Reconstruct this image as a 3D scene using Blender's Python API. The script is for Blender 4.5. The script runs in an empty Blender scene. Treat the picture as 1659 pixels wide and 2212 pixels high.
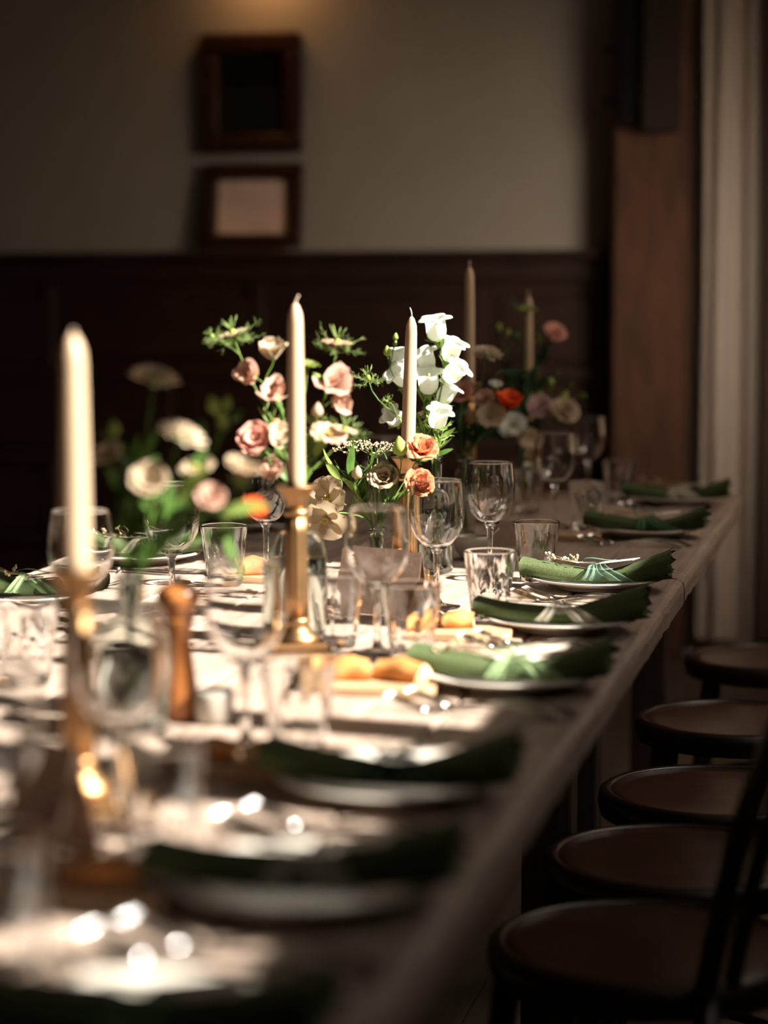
import bpy, math, random
from mathutils import Vector, Matrix, noise
random.seed(7)
S = bpy.context.scene
COL = S.collection
R = math.radians
# ------------------------------------------------------------------ camera
FPX, CX, CY, HOR = 4700.0, 829.5, 1106.0, 659.0
CAMZ, TZ = 1.21, 0.76
PITCH = math.atan((CY-HOR)/FPX)
YAW = math.atan(1063.5*math.cos(PITCH)/FPX)
FW = Vector((-math.sin(YAW)*math.cos(PITCH), math.cos(YAW)*math.cos(PITCH), -math.sin(PITCH)))
RT = Vector((math.cos(YAW), math.sin(YAW), 0))
UP = RT.cross(FW)
CAM = Vector((0, 0, CAMZ))
cd = bpy.data.cameras.new('camera')
cam = bpy.data.objects.new('camera', cd); COL.objects.link(cam)
cam.location = CAM
cam.rotation_euler = Matrix((RT, UP, -FW)).transposed().to_euler()
cd.sensor_fit = 'VERTICAL'; cd.sensor_height = 36; cd.lens = FPX/2212*36
cd.dof.use_dof = True; cd.dof.focus_distance = 3.45; cd.dof.aperture_fstop = 2.1
cd.clip_start = .05
S.camera = cam
# ------------------------------------------------------------------ light
S.view_settings.view_transform = 'Standard'; S.view_settings.look = 'None'
S.view_settings.gamma = 1; S.view_settings.use_curve_mapping = False
S.view_settings.exposure = 0.0
cy = S.cycles
cy.max_bounces = 14; cy.diffuse_bounces = 5; cy.glossy_bounces = 6; cy.transmission_bounces = 12
cy.transparent_max_bounces = 40; cy.sample_clamp_indirect = 4.0; cy.sample_clamp_direct = 0.0
cy.caustics_reflective = False; cy.caustics_refractive = True; cy.blur_glossy = 0.6
w = bpy.data.worlds.new('sky'); S.world = w; w.use_nodes = True
w.node_tree.nodes['Background'].inputs[0].default_value = (.62, .74, 1, 1)
w.node_tree.nodes['Background'].inputs[1].default_value = .9
WALLX = 0.75                       # inner face of the window wall
SUN_EL, SUN_AZ = R(40), R(-9)
def light(name, kind, energy, color, loc, rot=(0, 0, 0), **k):
    d = bpy.data.lights.new(name, kind); d.energy = energy; d.color = color
    for a, v in k.items(): setattr(d, a, v)
    o = bpy.data.objects.new(name, d); COL.objects.link(o); o.location = loc; o.rotation_euler = rot
    return o
sd = Vector((math.cos(SUN_EL)*math.cos(SUN_AZ), math.cos(SUN_EL)*math.sin(SUN_AZ), math.sin(SUN_EL)))
light('sun', 'SUN', 34, (1, .91, .82), (4, -1, 6), sd.to_track_quat('Z', 'Y').to_euler(), angle=R(.6))
SILL, HEAD = 1.745, 2.9
WINDOWS = [(1.055, 1.265), (1.40, 1.65), (1.78, 1.985), (2.06, 2.74), (2.82, 3.42)]
HEADS = [HEAD, HEAD, 2.44, HEAD, HEAD]
light('window_skylight', 'AREA', 7, (1, .88, .76), (WALLX-.03, 2.24, 2.32), (0, R(90), 0), shape='RECTANGLE', size=1.1, size_y=2.3)
light('far_table_fill', 'AREA', 10.5, (1, .84, .70), (WALLX-.12, 4.3, 2.28), (0, R(52), 0), shape='RECTANGLE', size=1.0, size_y=1.1, spread=R(115))  # fill lamp added to brighten the far table and its flowers
wl = Vector((WALLX-.16, 5.55, 1.62))
light('back_wall_fill', 'AREA', 5.6, (1, .85, .70), wl, (wl-Vector((-1.0, 7.6, 1.05))).to_track_quat('Z', 'Y').to_euler(), shape='RECTANGLE', size=.9, size_y=.9, spread=R(58))  # narrow beam added to brighten the right part of the back wall

# ------------------------------------------------------------------ helpers
def ray(px, py): return FW + RT*((px-CX)/FPX) + UP*((CY-py)/FPX)
def tab(px, py, z=TZ):
    r = ray(px, py); t = (z-CAMZ)/r.z; return CAM + r*t
def at(px, py, t): return CAM + ray(px, py)*t
def onY(px, py, Y):
    r = ray(px, py); return CAM + r*(Y/r.y)
def depth(p): return (Vector(p)-CAM).dot(FW)

MATS = {}
def nmat(name):
    m = bpy.data.materials.new(name); m.use_nodes = True; MATS[name] = m
    nt = m.node_tree; b = nt.nodes.get('Principled BSDF')
    return m, nt, b
def col4(c): return (c[0], c[1], c[2], 1)
def pmat(name, c, rough=.5, metal=0, var=.0, scale=30, bump=0, stretch=None, c2=None, spec=None, detail=6, coat=0):
    m, nt, b = nmat(name)
    b.inputs['Base Color'].default_value = col4(c); b.inputs['Roughness'].default_value = rough
    b.inputs['Metallic'].default_value = metal
    if spec is not None: b.inputs['Specular IOR Level'].default_value = spec
    if coat: b.inputs['Coat Weight'].default_value = coat; b.inputs['Coat Roughness'].default_value = .15
    if var or bump or c2:
        tc = nt.nodes.new('ShaderNodeTexCoord'); mp = nt.nodes.new('ShaderNodeMapping')
        nt.links.new(tc.outputs['Object'], mp.inputs[0])
        if stretch: mp.inputs['Scale'].default_value = stretch
        nz = nt.nodes.new('ShaderNodeTexNoise'); nz.inputs['Scale'].default_value = scale
        nz.inputs['Detail'].default_value = detail; nz.inputs['Roughness'].default_value = .65
        nt.links.new(mp.outputs[0], nz.inputs['Vector'])
        oi = nt.nodes.new('ShaderNodeObjectInfo')
        ad = nt.nodes.new('ShaderNodeVectorMath'); ad.operation = 'ADD'
        nt.links.new(mp.outputs[0], ad.inputs[0]); nt.links.new(oi.outputs['Random'], ad.inputs[1])
        nt.links.new(ad.outputs[0], nz.inputs['Vector'])
        cr = nt.nodes.new('ShaderNodeValToRGB')
        cr.color_ramp.elements[0].position = .32; cr.color_ramp.elements[1].position = .68
        ca = tuple(x*(1-var) for x in c); cb = c2 if c2 else tuple(min(1, x*(1+var)) for x in c)
        cr.color_ramp.elements[0].color = col4(ca); cr.color_ramp.elements[1].color = col4(cb)
        nt.links.new(nz.outputs['Fac'], cr.inputs[0]); nt.links.new(cr.outputs[0], b.inputs['Base Color'])
        if bump:
            bp = nt.nodes.new('ShaderNodeBump'); bp.inputs['Strength'].default_value = bump
            bp.inputs['Distance'].default_value = .004
            nt.links.new(nz.outputs['Fac'], bp.inputs['Height']); nt.links.new(bp.outputs[0], b.inputs['Normal'])
    return m
def petalmat(name, c, tr=.45, c2=None, scale=60, rough=.6):
    m, nt, b = nmat(name)
    out = nt.nodes['Material Output']
    b.inputs['Base Color'].default_value = col4(c); b.inputs['Roughness'].default_value = rough
    b.inputs['Specular IOR Level'].default_value = .25
    t = nt.nodes.new('ShaderNodeBsdfTranslucent'); t.inputs[0].default_value = col4(c)
    mx = nt.nodes.new('ShaderNodeMixShader'); mx.inputs[0].default_value = tr
    nt.links.new(b.outputs[0], mx.inputs[1]); nt.links.new(t.outputs[0], mx.inputs[2]); nt.links.new(mx.outputs[0], out.inputs[0])
    if c2:
        tc = nt.nodes.new('ShaderNodeTexCoord'); nz = nt.nodes.new('ShaderNodeTexNoise'); nz.inputs['Scale'].default_value = scale
        nt.links.new(tc.outputs['Object'], nz.inputs['Vector'])
        cr = nt.nodes.new('ShaderNodeValToRGB'); cr.color_ramp.elements[0].position = .35; cr.color_ramp.elements[1].position = .65
        cr.color_ramp.elements[0].color = col4(c); cr.color_ramp.elements[1].color = col4(c2)
        nt.links.new(nz.outputs['Fac'], cr.inputs[0]); nt.links.new(cr.outputs[0], b.inputs['Base Color']); nt.links.new(cr.outputs[0], t.inputs[0])
    return m
def thinglass(name, tint=(.97, .98, .97), ior=1.5, rough=.03, boost=1.0):
    # a thin sheet of glass: what is not reflected passes straight through
    m, nt, b = nmat(name); nt.nodes.remove(b); out = nt.nodes['Material Output']
    tr = nt.nodes.new('ShaderNodeBsdfTransparent'); tr.inputs[0].default_value = col4(tint)
    gl = nt.nodes.new('ShaderNodeBsdfGlossy'); gl.inputs['Roughness'].default_value = rough
    fr = nt.nodes.new('ShaderNodeFresnel'); fr.inputs[0].default_value = ior
    ml = nt.nodes.new('ShaderNodeMath'); ml.operation = 'MULTIPLY'; ml.inputs[1].default_value = boost; ml.use_clamp = True
    mx = nt.nodes.new('ShaderNodeMixShader')
    nt.links.new(fr.outputs[0], ml.inputs[0]); nt.links.new(ml.outputs[0], mx.inputs[0])
    nt.links.new(tr.outputs[0], mx.inputs[1]); nt.links.new(gl.outputs[0], mx.inputs[2]); nt.links.new(mx.outputs[0], out.inputs[0])
    return m
def solidglass(name, ior=1.5, clear=.5, tint=(1, 1, 1), rough=.0):
    m, nt, b = nmat(name); nt.nodes.remove(b); out = nt.nodes['Material Output']
    tr = nt.nodes.new('ShaderNodeBsdfTransparent'); tr.inputs[0].default_value = col4(tint)
    gl = nt.nodes.new('ShaderNodeBsdfGlass'); gl.inputs['IOR'].default_value = ior; gl.inputs['Roughness'].default_value = rough
    gl.inputs['Color'].default_value = col4(tint)
    mx = nt.nodes.new('ShaderNodeMixShader'); mx.inputs[0].default_value = 1-clear
    nt.links.new(tr.outputs[0], mx.inputs[1]); nt.links.new(gl.outputs[0], mx.inputs[2]); nt.links.new(mx.outputs[0], out.inputs[0])
    return m
def sheer(name, c, clear=.45):
    m = petalmat(name, c, .4); nt = m.node_tree; out = nt.nodes['Material Output']
    src = out.inputs[0].links[0].from_socket
    tr = nt.nodes.new('ShaderNodeBsdfTransparent'); mx = nt.nodes.new('ShaderNodeMixShader'); mx.inputs[0].default_value = clear
    nt.links.new(src, mx.inputs[1]); nt.links.new(tr.outputs[0], mx.inputs[2]); nt.links.new(mx.outputs[0], out.inputs[0])
    return m

def mesh(verts, faces, mat=None, smooth=True, name='m'):
    me = bpy.data.meshes.new(name); me.from_pydata([tuple(v) for v in verts], [], faces)
    if mat: me.materials.append(MATS[mat])
    if smooth: me.polygons.foreach_set('use_smooth', [True]*len(me.polygons))
    me.update(); return me
def put(name, me, parent=None, loc=(0, 0, 0), rot=(0, 0, 0), M=None, kind=None, label=None, sc=None):
    o = bpy.data.objects.new(name, me); COL.objects.link(o)
    if parent: o.parent = parent
    if M is not None: o.matrix_basis = M
    else:
        o.location = loc; o.rotation_euler = rot
        if sc: o.scale = sc
    if kind: o['kind'] = kind
    if label: o['label'] = label
    return o
def tag(o, label, cat, group=None):
    o['label'] = label; o['category'] = cat
    if group: o['group'] = group
    return o
def thing(name, label, cat, loc=(0, 0, 0), rz=0, group=None):
    o = bpy.data.objects.new(name, None); COL.objects.link(o); o.empty_display_size = .02
    o.location = loc; o.rotation_euler = (0, 0, rz)
    return tag(o, label, cat, group)
def dup(root, label, loc, rz=0, group=None):
    def cp(o, par):
        c = o.copy(); COL.objects.link(c); c.parent = par
        for ch in [x for x in o.children]: cp(ch, c)
        return c
    r = cp(root, None); r.location = loc; r.rotation_euler = (0, 0, rz); r['label'] = label
    if group: r['group'] = group
    return r
class G:
    """collects shapes into one mesh"""
    def __init__(s): s.v = []; s.f = []
    def add(s, v, f, M=None):
        n = len(s.v)
        s.v += [(M @ Vector(p)) if M is not None else Vector(p) for p in v]
        s.f += [tuple(i+n for i in q) for q in f]; return s
    def box(s, x0, x1, y0, y1, z0, z1, M=None):
        return s.add([(x0,y0,z0),(x1,y0,z0),(x1,y1,z0),(x0,y1,z0),(x0,y0,z1),(x1,y0,z1),(x1,y1,z1),(x0,y1,z1)],
                     [(0,3,2,1),(4,5,6,7),(0,1,5,4),(1,2,6,5),(2,3,7,6),(3,0,4,7)], M)
    def bev(s, x0, x1, y0, y1, z0, z1, b=.003, M=None):
        # box with chamfered edges
        v = []; idx = {}
        X, Y, Z = (x0, x1), (y0, y1), (z0, z1)
        for i in (0, 1):
            for j in (0, 1):
                for k in (0, 1):
                    sx, sy, sz = 1-2*i, 1-2*j, 1-2*k
                    idx[i,j,k,0] = len(v); v.append((X[i], Y[j]+sy*b, Z[k]+sz*b))
                    idx[i,j,k,1] = len(v); v.append((X[i]+sx*b, Y[j], Z[k]+sz*b))
                    idx[i,j,k,2] = len(v); v.append((X[i]+sx*b, Y[j]+sy*b, Z[k]))
        f = []
        def q(a): f.append(tuple(a))
        for i in (0, 1):
            q([idx[i,0,0,0], idx[i,0,1,0], idx[i,1,1,0], idx[i,1,0,0]][::(1 if i == 0 else -1)])
            q([idx[0,i,0,1], idx[1,i,0,1], idx[1,i,1,1], idx[0,i,1,1]][::(1 if i == 0 else -1)])
            q([idx[0,0,i,2], idx[0,1,i,2], idx[1,1,i,2], idx[1,0,i,2]][::(1 if i == 0 else -1)])
        for a in (0, 1):
            for c in (0, 1):
                q([idx[a,c,0,0], idx[a,c,0,1], idx[a,c,1,1], idx[a,c,1,0]])
                q([idx[a,0,c,0], idx[a,0,c,2], idx[a,1,c,2], idx[a,1,c,0]])
                q([idx[0,a,c,1], idx[0,a,c,2], idx[1,a,c,2], idx[1,a,c,1]])
        for key in [(i,j,k) for i in (0,1) for j in (0,1) for k in (0,1)]:
            q([idx[key+(0,)], idx[key+(1,)], idx[key+(2,)]])
        return s.add(v, f, M)
    def lathe(s, prof, n=24, M=None, cap0=True, cap1=True, rfun=None):
        v = []; f = []
        for r, z in prof:
            for i in range(n):
                a = 2*math.pi*i/n
                rr = rfun(a, z, r) if rfun else r
                v.append((rr*math.cos(a), rr*math.sin(a), z))
        for k in range(len(prof)-1):
            for i in range(n):
                j = (i+1) % n; f.append((k*n+i, k*n+j, (k+1)*n+j, (k+1)*n+i))
        if cap0: f.append(tuple(range(n-1, -1, -1)))
        if cap1: f.append(tuple(range((len(prof)-1)*n, len(prof)*n)))
        return s.add(v, f, M)
    def tube(s, pts, rad, n=6, M=None, closed=False):
        pts = [Vector(p) for p in pts]; v = []; f = []; N = len(pts)
        prev = None
        for k, p in enumerate(pts):
            if closed: t = pts[(k+1) % N]-pts[k-1]
            else: t = pts[min(k+1, N-1)]-pts[max(k-1, 0)]
            t = t.normalized() if t.length > 1e-9 else Vector((0, 0, 1))
            if prev is None:
                a = t.orthogonal().normalized()
            else:
                a = prev - t*prev.dot(t); a = a.normalized() if a.length > 1e-6 else t.orthogonal().normalized()
            prev = a; b = t.cross(a)
            r = rad[k] if isinstance(rad, (list, tuple)) else rad
            rx, ry = r if isinstance(r, (list, tuple)) else (r, r)
            for i in range(n):
                c = 2*math.pi*i/n; v.append(p + a*(rx*math.cos(c)) + b*(ry*math.sin(c)))
        for k in range(N if closed else N-1):
            for i in range(n):
                j = (i+1) % n; k2 = (k+1) % N
                f.append((k*n+i, k*n+j, k2*n+j, k2*n+i))
        if not closed:
            f.append(tuple(range(n-1, -1, -1))); f.append(tuple(range((N-1)*n, N*n)))
        return s.add(v, f, M)
    def ball(s, c, r, n=8, m=5, sq=(1, 1, 1)):
        v = []; f = []; c = Vector(c)
        for k in range(m+1):
            ph = math.pi*k/m
            for i in range(n):
                a = 2*math.pi*i/n
                v.append(c + Vector((r*sq[0]*math.sin(ph)*math.cos(a), r*sq[1]*math.sin(ph)*math.sin(a), -r*sq[2]*math.cos(ph))))
        for k in range(m):
            for i in range(n):
                j = (i+1) % n; f.append((k*n+i, k*n+j, (k+1)*n+j, (k+1)*n+i))
        return s.add(v, f)
    def grid(s, fn, nu, nv, M=None):
        v = [fn(i/nu, j/nv) for j in range(nv+1) for i in range(nu+1)]
        f = [(j*(nu+1)+i, j*(nu+1)+i+1, (j+1)*(nu+1)+i+1, (j+1)*(nu+1)+i) for j in range(nv) for i in range(nu)]
        return s.add(v, f, M)
    def m(s, mat, smooth=True): return mesh(s.v, s.f, mat, smooth)
def bez(p0, p1, p2, p3, n=10):
    p0, p1, p2, p3 = map(Vector, (p0, p1, p2, p3)); o = []
    for i in range(n+1):
        t = i/n; o.append(p0*(1-t)**3 + p1*3*t*(1-t)**2 + p2*3*t*t*(1-t) + p3*t**3)
    return o
def zto(d, pos, spin=0, s=1):
    q = Vector(d).to_track_quat('Z', 'Y').to_matrix().to_4x4()
    return Matrix.Translation(pos) @ q @ Matrix.Rotation(spin, 4, 'Z') @ Matrix.Scale(s, 4)

# ------------------------------------------------------------------ materials
pmat('plaster', (.37, .32, .265), .9, var=.06, scale=3, bump=.15)
pmat('ceiling_paint', (.085, .055, .036), .6, var=.3, scale=8, stretch=(6, .6, 1))
pmat('far_panelling', (.11, .07, .045), .6, var=.3, scale=8, stretch=(1, 6, .6))
pmat('dark_wood', (.052, .024, .012), .42, var=.45, scale=10, bump=.25, stretch=(1, 1, 6))
pmat('wainscot_wood', (.034, .014, .007), .45, var=.4, scale=10, bump=.2, stretch=(1, 1, 6))
pmat('wainscot_plank', (.034, .014, .007), .45, var=.45, scale=10, bump=.2, stretch=(1, 6, 6))
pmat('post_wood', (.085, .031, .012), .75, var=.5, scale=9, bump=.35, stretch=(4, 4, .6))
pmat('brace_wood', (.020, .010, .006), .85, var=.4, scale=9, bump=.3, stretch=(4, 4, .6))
pmat('frame_wood', (.045, .016, .006), .3, var=.4, scale=14, bump=.1, stretch=(3, 3, 3))
pmat('frame_black', (.010, .007, .005), .85, var=.3, scale=20, spec=.15)
pmat('table_wood', (.345, .265, .215), .50, var=.34, scale=9, bump=.55, stretch=(9, .55, 9), detail=10)
pmat('table_leg_wood', (.06, .036, .024), .6, var=.4, scale=9, bump=.3, stretch=(5, 5, .6))
pmat('floor_wood', (.115, .085, .064), .5, var=.35, scale=8, bump=.3, stretch=(6, .4, 6))
pmat('chair_wood', (.062, .025, .013), .30, var=.45, scale=9, bump=.12, stretch=(1.2, 7, 3), coat=.25)
pmat('chair_frame', (.020, .010, .008), .32, var=.4, scale=12, bump=.1)
pmat('board_wood', (.42, .27, .15), .55, var=.3, scale=9, bump=.2, stretch=(1, 7, 7))
pmat('mill_wood', (.52, .19, .055), .32, var=.3, scale=10, bump=.1, stretch=(4, 4, .7), coat=.3)
pmat('ceramic', (.66, .62, .55), .3, var=.05, scale=6)
pmat('grey_ceramic', (.42, .39, .34), .35, var=.1, scale=16)
pmat('silver', (.72, .71, .69), .16, metal=1, var=.12, scale=14)
pmat('brass', (.34, .20, .095), .42, metal=1, var=.25, scale=16, bump=.1)
wx = pmat('wax', (.46, .35, .235), .45, var=.04, scale=12)
wb = wx.node_tree.nodes['Principled BSDF']; wb.inputs['Subsurface Weight'].default_value = .9; wb.inputs['Subsurface Radius'].default_value = (1, .72, .5); wb.inputs['Subsurface Scale'].default_value = .012
pmat('wick', (.55, .42, .33), .9, var=.2, scale=200)
pmat('kraft', (.33, .22, .165), .8, var=.12, scale=90, bump=.1)
pmat('paper', (.80, .70, .60), .85, var=.06, scale=60)
pmat('framed_paper', (.93, .64, .48), .85, var=.08, scale=12)
pmat('ink', (.28, .18, .15), .9, var=.1, scale=60)
pmat('crust', (.46, .19, .05), .75, var=.4, scale=40, bump=.4)
pmat('crumb', (.60, .42, .24), .9, var=.15, scale=120, bump=.5)
def linen(name, c):
    pmat(name, c, .92, var=.22, scale=240, bump=.35, spec=.15)
linen('napkin_cloth', (.062, .083, .034))
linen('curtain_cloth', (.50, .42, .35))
linen('dark_gap_cloth', (.11, .075, .055))
petalmat('added_sheer', (.74, .66, .56), .5)
linen('garment_cloth', (.008, .008, .010))
pmat('garment_dot', (.10, .10, .11), .9, var=.1, scale=50)
for n, c, k in (('ribbon_sea', (.16, .26, .20), .35), ('ribbon_cream', (.52, .48, .38), .35), ('ribbon_pale', (.30, .42, .22), .3),
                ('ribbon_green', (.10, .22, .10), .25), ('ribbon_white', (.62, .57, .48), .25), ('ribbon_dark', (.03, .06, .04), .25)):
    sheer(n, c, k)
pmat('dried', (.62, .48, .30), .9, var=.3, scale=200)
petalmat('p_white', (.86, .87, .82), .5, (.80, .84, .74), 40)
petalmat('p_cream', (.56, .46, .33), .4, (.50, .38, .25), 40)
petalmat('p_blush', (.56, .32, .25), .4, (.60, .41, .31), 45)
petalmat('p_pink', (.70, .34, .27), .35, (.76, .46, .36), 50)
petalmat('p_peach', (.72, .32, .17), .35, (.62, .24, .12), 40)
petalmat('p_orange', (.80, .12, .015), .35, (.72, .07, .01), 50)
petalmat('p_lilac', (.58, .40, .40), .35, (.64, .47, .44), 50)
petalmat('p_beige', (.62, .50, .36), .35, (.68, .56, .42), 60)
petalmat('p_green', (.36, .46, .10), .4, (.46, .54, .16), 50)
petalmat('leaf', (.060, .13, .026), .35, (.10, .19, .04), 40, .45)
petalmat('leaf_dark', (.018, .052, .026), .25, (.030, .075, .03), 40, .45)
petalmat('leaf_light', (.22, .33, .07), .4, (.30, .40, .11), 40, .45)
petalmat('stem', (.10, .19, .035), .2, (.15, .25, .05), 30, .45)
petalmat('thread', (.26, .38, .10), .4, (.36, .46, .18), 30, .5)
pmat('stamen', (.62, .52, .16), .8, var=.2, scale=100)
thinglass('wine_glass_sheet', ior=1.48, boost=1.25)
thinglass('bottle_sheet', (.965, .985, .97), ior=1.5, boost=1.2)
thinglass('window_sheet', (.98, .99, .98), ior=1.45)
solidglass('stem_glass', 1.5, 0)
solidglass('tumbler_glass', 1.5, 0)
solidglass('bowl_glass', 1.5, 0)
solidglass('bottle_glass', 1.5, 0, (.97, .99, .975))
solidglass('water', 1.33, 0, (.98, .99, .98))

# ------------------------------------------------------------------ the room
Y0, Y1, X0, ZC = -1.6, 7.6, -4.3, 3.2
def struct(name, me, **k):
    o = put(name, me, kind='structure', **k); return o
fl = struct('floor', G().box(X0-.1, WALLX+.12, Y0-.1, Y1+.1, -.12, -.02).m('floor_wood', False))
x = X0; k = 0
while x < WALLX-.01:
    wd = min(random.choice((.13, .14, .15)), WALLX-x)
    cuts = [Y0] + sorted(random.uniform(Y0+1, Y1-1) for _ in range(2)) + [Y1]
    for a, b in zip(cuts, cuts[1:]):
        put('floor_plank', G().bev(x+.0015, x+wd-.0015, a+.001, b-.001, -.02, -random.uniform(0, .0012), .0015).m('floor_wood', False), fl)
    x += wd
struct('ceiling', G().box(X0-.1, WALLX+.12, Y0-.1, Y1+.1, ZC, ZC+.1).m('ceiling_paint', False))
struct('wall_back', G().box(X0-.1, WALLX+.12, Y1, Y1+.12, 0, ZC).m('plaster', False))
struct('wall_left', G().box(X0-.12, X0, Y0, Y1, 0, ZC).m('far_panelling', False))
struct('wall_front', G().box(X0-.1, WALLX+.12, Y0-.12, Y0, 0, ZC).m('far_panelling', False))
g = G(); T = .14
ADDED_WINDOWS = [(3.75, 4.85, SILL, HEAD), (5.0, 6.2, .9, 2.3)]      # unseen windows added for the fill lamps, behind a blind and a curtain
g.box(WALLX, WALLX+T, Y0-.1, Y1+.1, HEAD, ZC).box(WALLX, WALLX+T, Y0-.1, 5.0, 0, SILL).box(WALLX, WALLX+T, 6.2, Y1+.1, 0, HEAD)
g.box(WALLX, WALLX+T, 5.0, 6.2, 0, .9).box(WALLX, WALLX+T, 5.0, 6.2, 2.3, HEAD).box(WALLX, WALLX+T, 4.85, 5.0, SILL, HEAD)
g.box(WALLX, WALLX+T, Y0-.1, WINDOWS[0][0], SILL, HEAD).box(WALLX, WALLX+T, WINDOWS[-1][1], 3.75, SILL, HEAD)
for (a, b), (c, d) in zip(WINDOWS, WINDOWS[1:]): g.box(WALLX, WALLX+T, b, c, SILL, HEAD)
for (a, b), hd in zip(WINDOWS, HEADS):
    if hd < HEAD: g.box(WALLX, WALLX+T, a, b, hd, HEAD)
struct('wall_right', g.m('plaster', False))
for i, (a, b, z0, z1) in enumerate([(a, b, SILL, hd) for (a, b), hd in zip(WINDOWS, HEADS)]+ADDED_WINDOWS):  # the last ones are the added, unseen windows
    wo = bpy.data.objects.new('window_%d' % (i+1), None); COL.objects.link(wo); wo['kind'] = 'structure'
    wo.location = (WALLX+.07, (a+b)/2, z0)
    h = (b-a)/2; H = z1-z0; t = .007
    gg = G().box(-.02, .02, -h, -h+t, 0, H).box(-.02, .02, h-t, h, 0, H).box(-.02, .02, -h, h, 0, t).box(-.02, .02, -h, h, H-t, H)
    put('window_frame', gg.m('dark_wood', False), wo)
    put('pane', G().box(-.002, .002, -h+t, h-t, t, H-t).m('window_sheet', False), wo)
# sheer curtain added, out of view, over the added far window
def drape(x0, x1, z0, z1, amp, waves, th=.004, seed=0):
    def fn(side):
        def f(u, v):
            a = 2*math.pi*waves*u + .35*math.sin(3*u+seed) + .25*math.sin(5*v+seed)
            y = amp*(.55+.45*(1-v))*math.sin(a) + .3*amp*math.sin(2.3*a+1.3+v)
            return Vector((x0+(x1-x0)*u + .01*math.sin(4*v+9*u), y+side*th, z0+(z1-z0)*v))
        return f
    return G().grid(fn(0), int(waves*16), 14).grid(fn(1), int(waves*16), 14)
tag(put('window_curtain', drape(0, 1.40, 0, 1.65, .030, 9, seed=2).m('added_sheer'), loc=(WALLX-.06, 4.9, .75), rot=(0, 0, R(90))),
    'added pale sheer curtain across the added side window, out of view', 'curtain')
tag(put('added_blind', G().box(WALLX-.030, WALLX-.026, 3.70, 4.88, SILL-.06, HEAD+.04).tube([(WALLX-.03, 3.70, HEAD+.05), (WALLX-.03, 4.88, HEAD+.05)], .018, 10).m('added_sheer')), 'added pale roller blind over the added high window, out of view', 'blind')  # blind added to keep direct sun out of the added high window
# wainscot of the back wall
WZ = 1.40
tr = struct('trim_1', G().box(X0, -.86, Y1-.012, Y1, 0, WZ-.05).m('wainscot_plank', False))
def tp(name, x0, x1, z0, z1, y0, b=.004, mat='wainscot_plank'):
    put(name, G().bev(x0, x1, Y1-y0, Y1-.010, z0, z1, b).m(mat, False), tr)
tp('cap_rail', X0, -.90, WZ-.026, WZ, .10)
tp('rail', X0, -.90, WZ-.105, WZ-.028, .045)
stiles = [-.95, -1.62, -1.72, -2.50, -2.60, -3.05, -3.15, -3.85]
rows = [(.98, 1.27), (.66, .95), (.36, .63), (.14, .33)]
for j, (za, zb) in enumerate(rows):
    off = .35*(j % 2)
    xs = [-.90]; xx = -.90-.45-off
    while xx > X0+.1: xs.append(xx); xx -= .80
    xs.append(X0)
    for a, b in zip(xs, xs[1:]):
        tp('panel', b+.055, a-.055, za+.03, zb-.03, .026, .010)
        tp('stile', a-.05, a, za-.01, zb+.01, .036, .003, 'wainscot_wood')
    tp('rail', X0, -.90, za-.035, za+.012, .040, .006)
tp('skirting', X0, -.90, 0, .13, .05)
# timber post in the corner, with brace and pegs
p0, p1 = onY(1322, 540, Y1-.22), onY(1484, 540, Y1-.22)
PX0, PX1, PY = p0.x, p1.x, Y1-.22
post = thing('timber_post', 'heavy red brown timber post standing against the back wall', 'post', ((PX0+PX1)/2, Y1-.11, 0))
hw = (PX1-PX0)/2
put('shaft', G().bev(-hw, hw, -.11, .108, 0, ZC-.002, .012).m('post_wood', False), post)
for (px, py, s) in ((1318, 107, -1), (1318, 217, -1), (1497, 107, 1), (1497, 215, 1)):
    q = onY(px, py, PY+.04)
    put('peg', G().lathe([(.010, 0), (.010, .035), (.007, .042)], 10).m('brace_wood'), post, loc=(s*(hw-.002), -.07, q.z), rot=(0, R(90*s), 0))
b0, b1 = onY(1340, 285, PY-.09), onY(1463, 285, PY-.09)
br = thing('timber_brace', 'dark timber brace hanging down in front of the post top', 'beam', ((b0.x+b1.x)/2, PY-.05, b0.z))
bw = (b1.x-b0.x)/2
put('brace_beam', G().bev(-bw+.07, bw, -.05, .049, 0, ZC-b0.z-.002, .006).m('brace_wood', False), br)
put('shade_strip', G().bev(-bw-.01, -bw+.068, -.01, .049, .02, ZC-b0.z-.002, .004).m('frame_black', False), br)  # black strip standing in for the shadow beside the brace
# full length curtain right of the post
c0, c1 = onY(1503, 1380, Y1-.12), onY(1616, 1380, Y1-.12)
cu = thing('linen_curtain', 'long beige linen curtain hanging right beside the timber post', 'curtain', (c0.x, Y1-.12, c0.z))
put('cloth', drape(0, c1.x-c0.x, 0, 2.95-c0.z, .026, 1.7, seed=.6).m('curtain_cloth'), cu)
put('curtain_rod', G().tube([(.0, 0, 2.96-c0.z), (.9, 0, 2.96-c0.z)], .012, 8).m('frame_black'), cu)
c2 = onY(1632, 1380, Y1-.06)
cu2 = thing('dark_gap_drape', 'dark brown drape added to fill the dark gap beyond the beige curtain', 'curtain', (c2.x, Y1-.06, c2.z))  # cloth coloured dark to stand in for the gap beside the curtain
put('cloth', drape(0, .75, 0, 2.95-c2.z, .022, 5, seed=1.6).m('dark_gap_cloth'), cu2)
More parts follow.
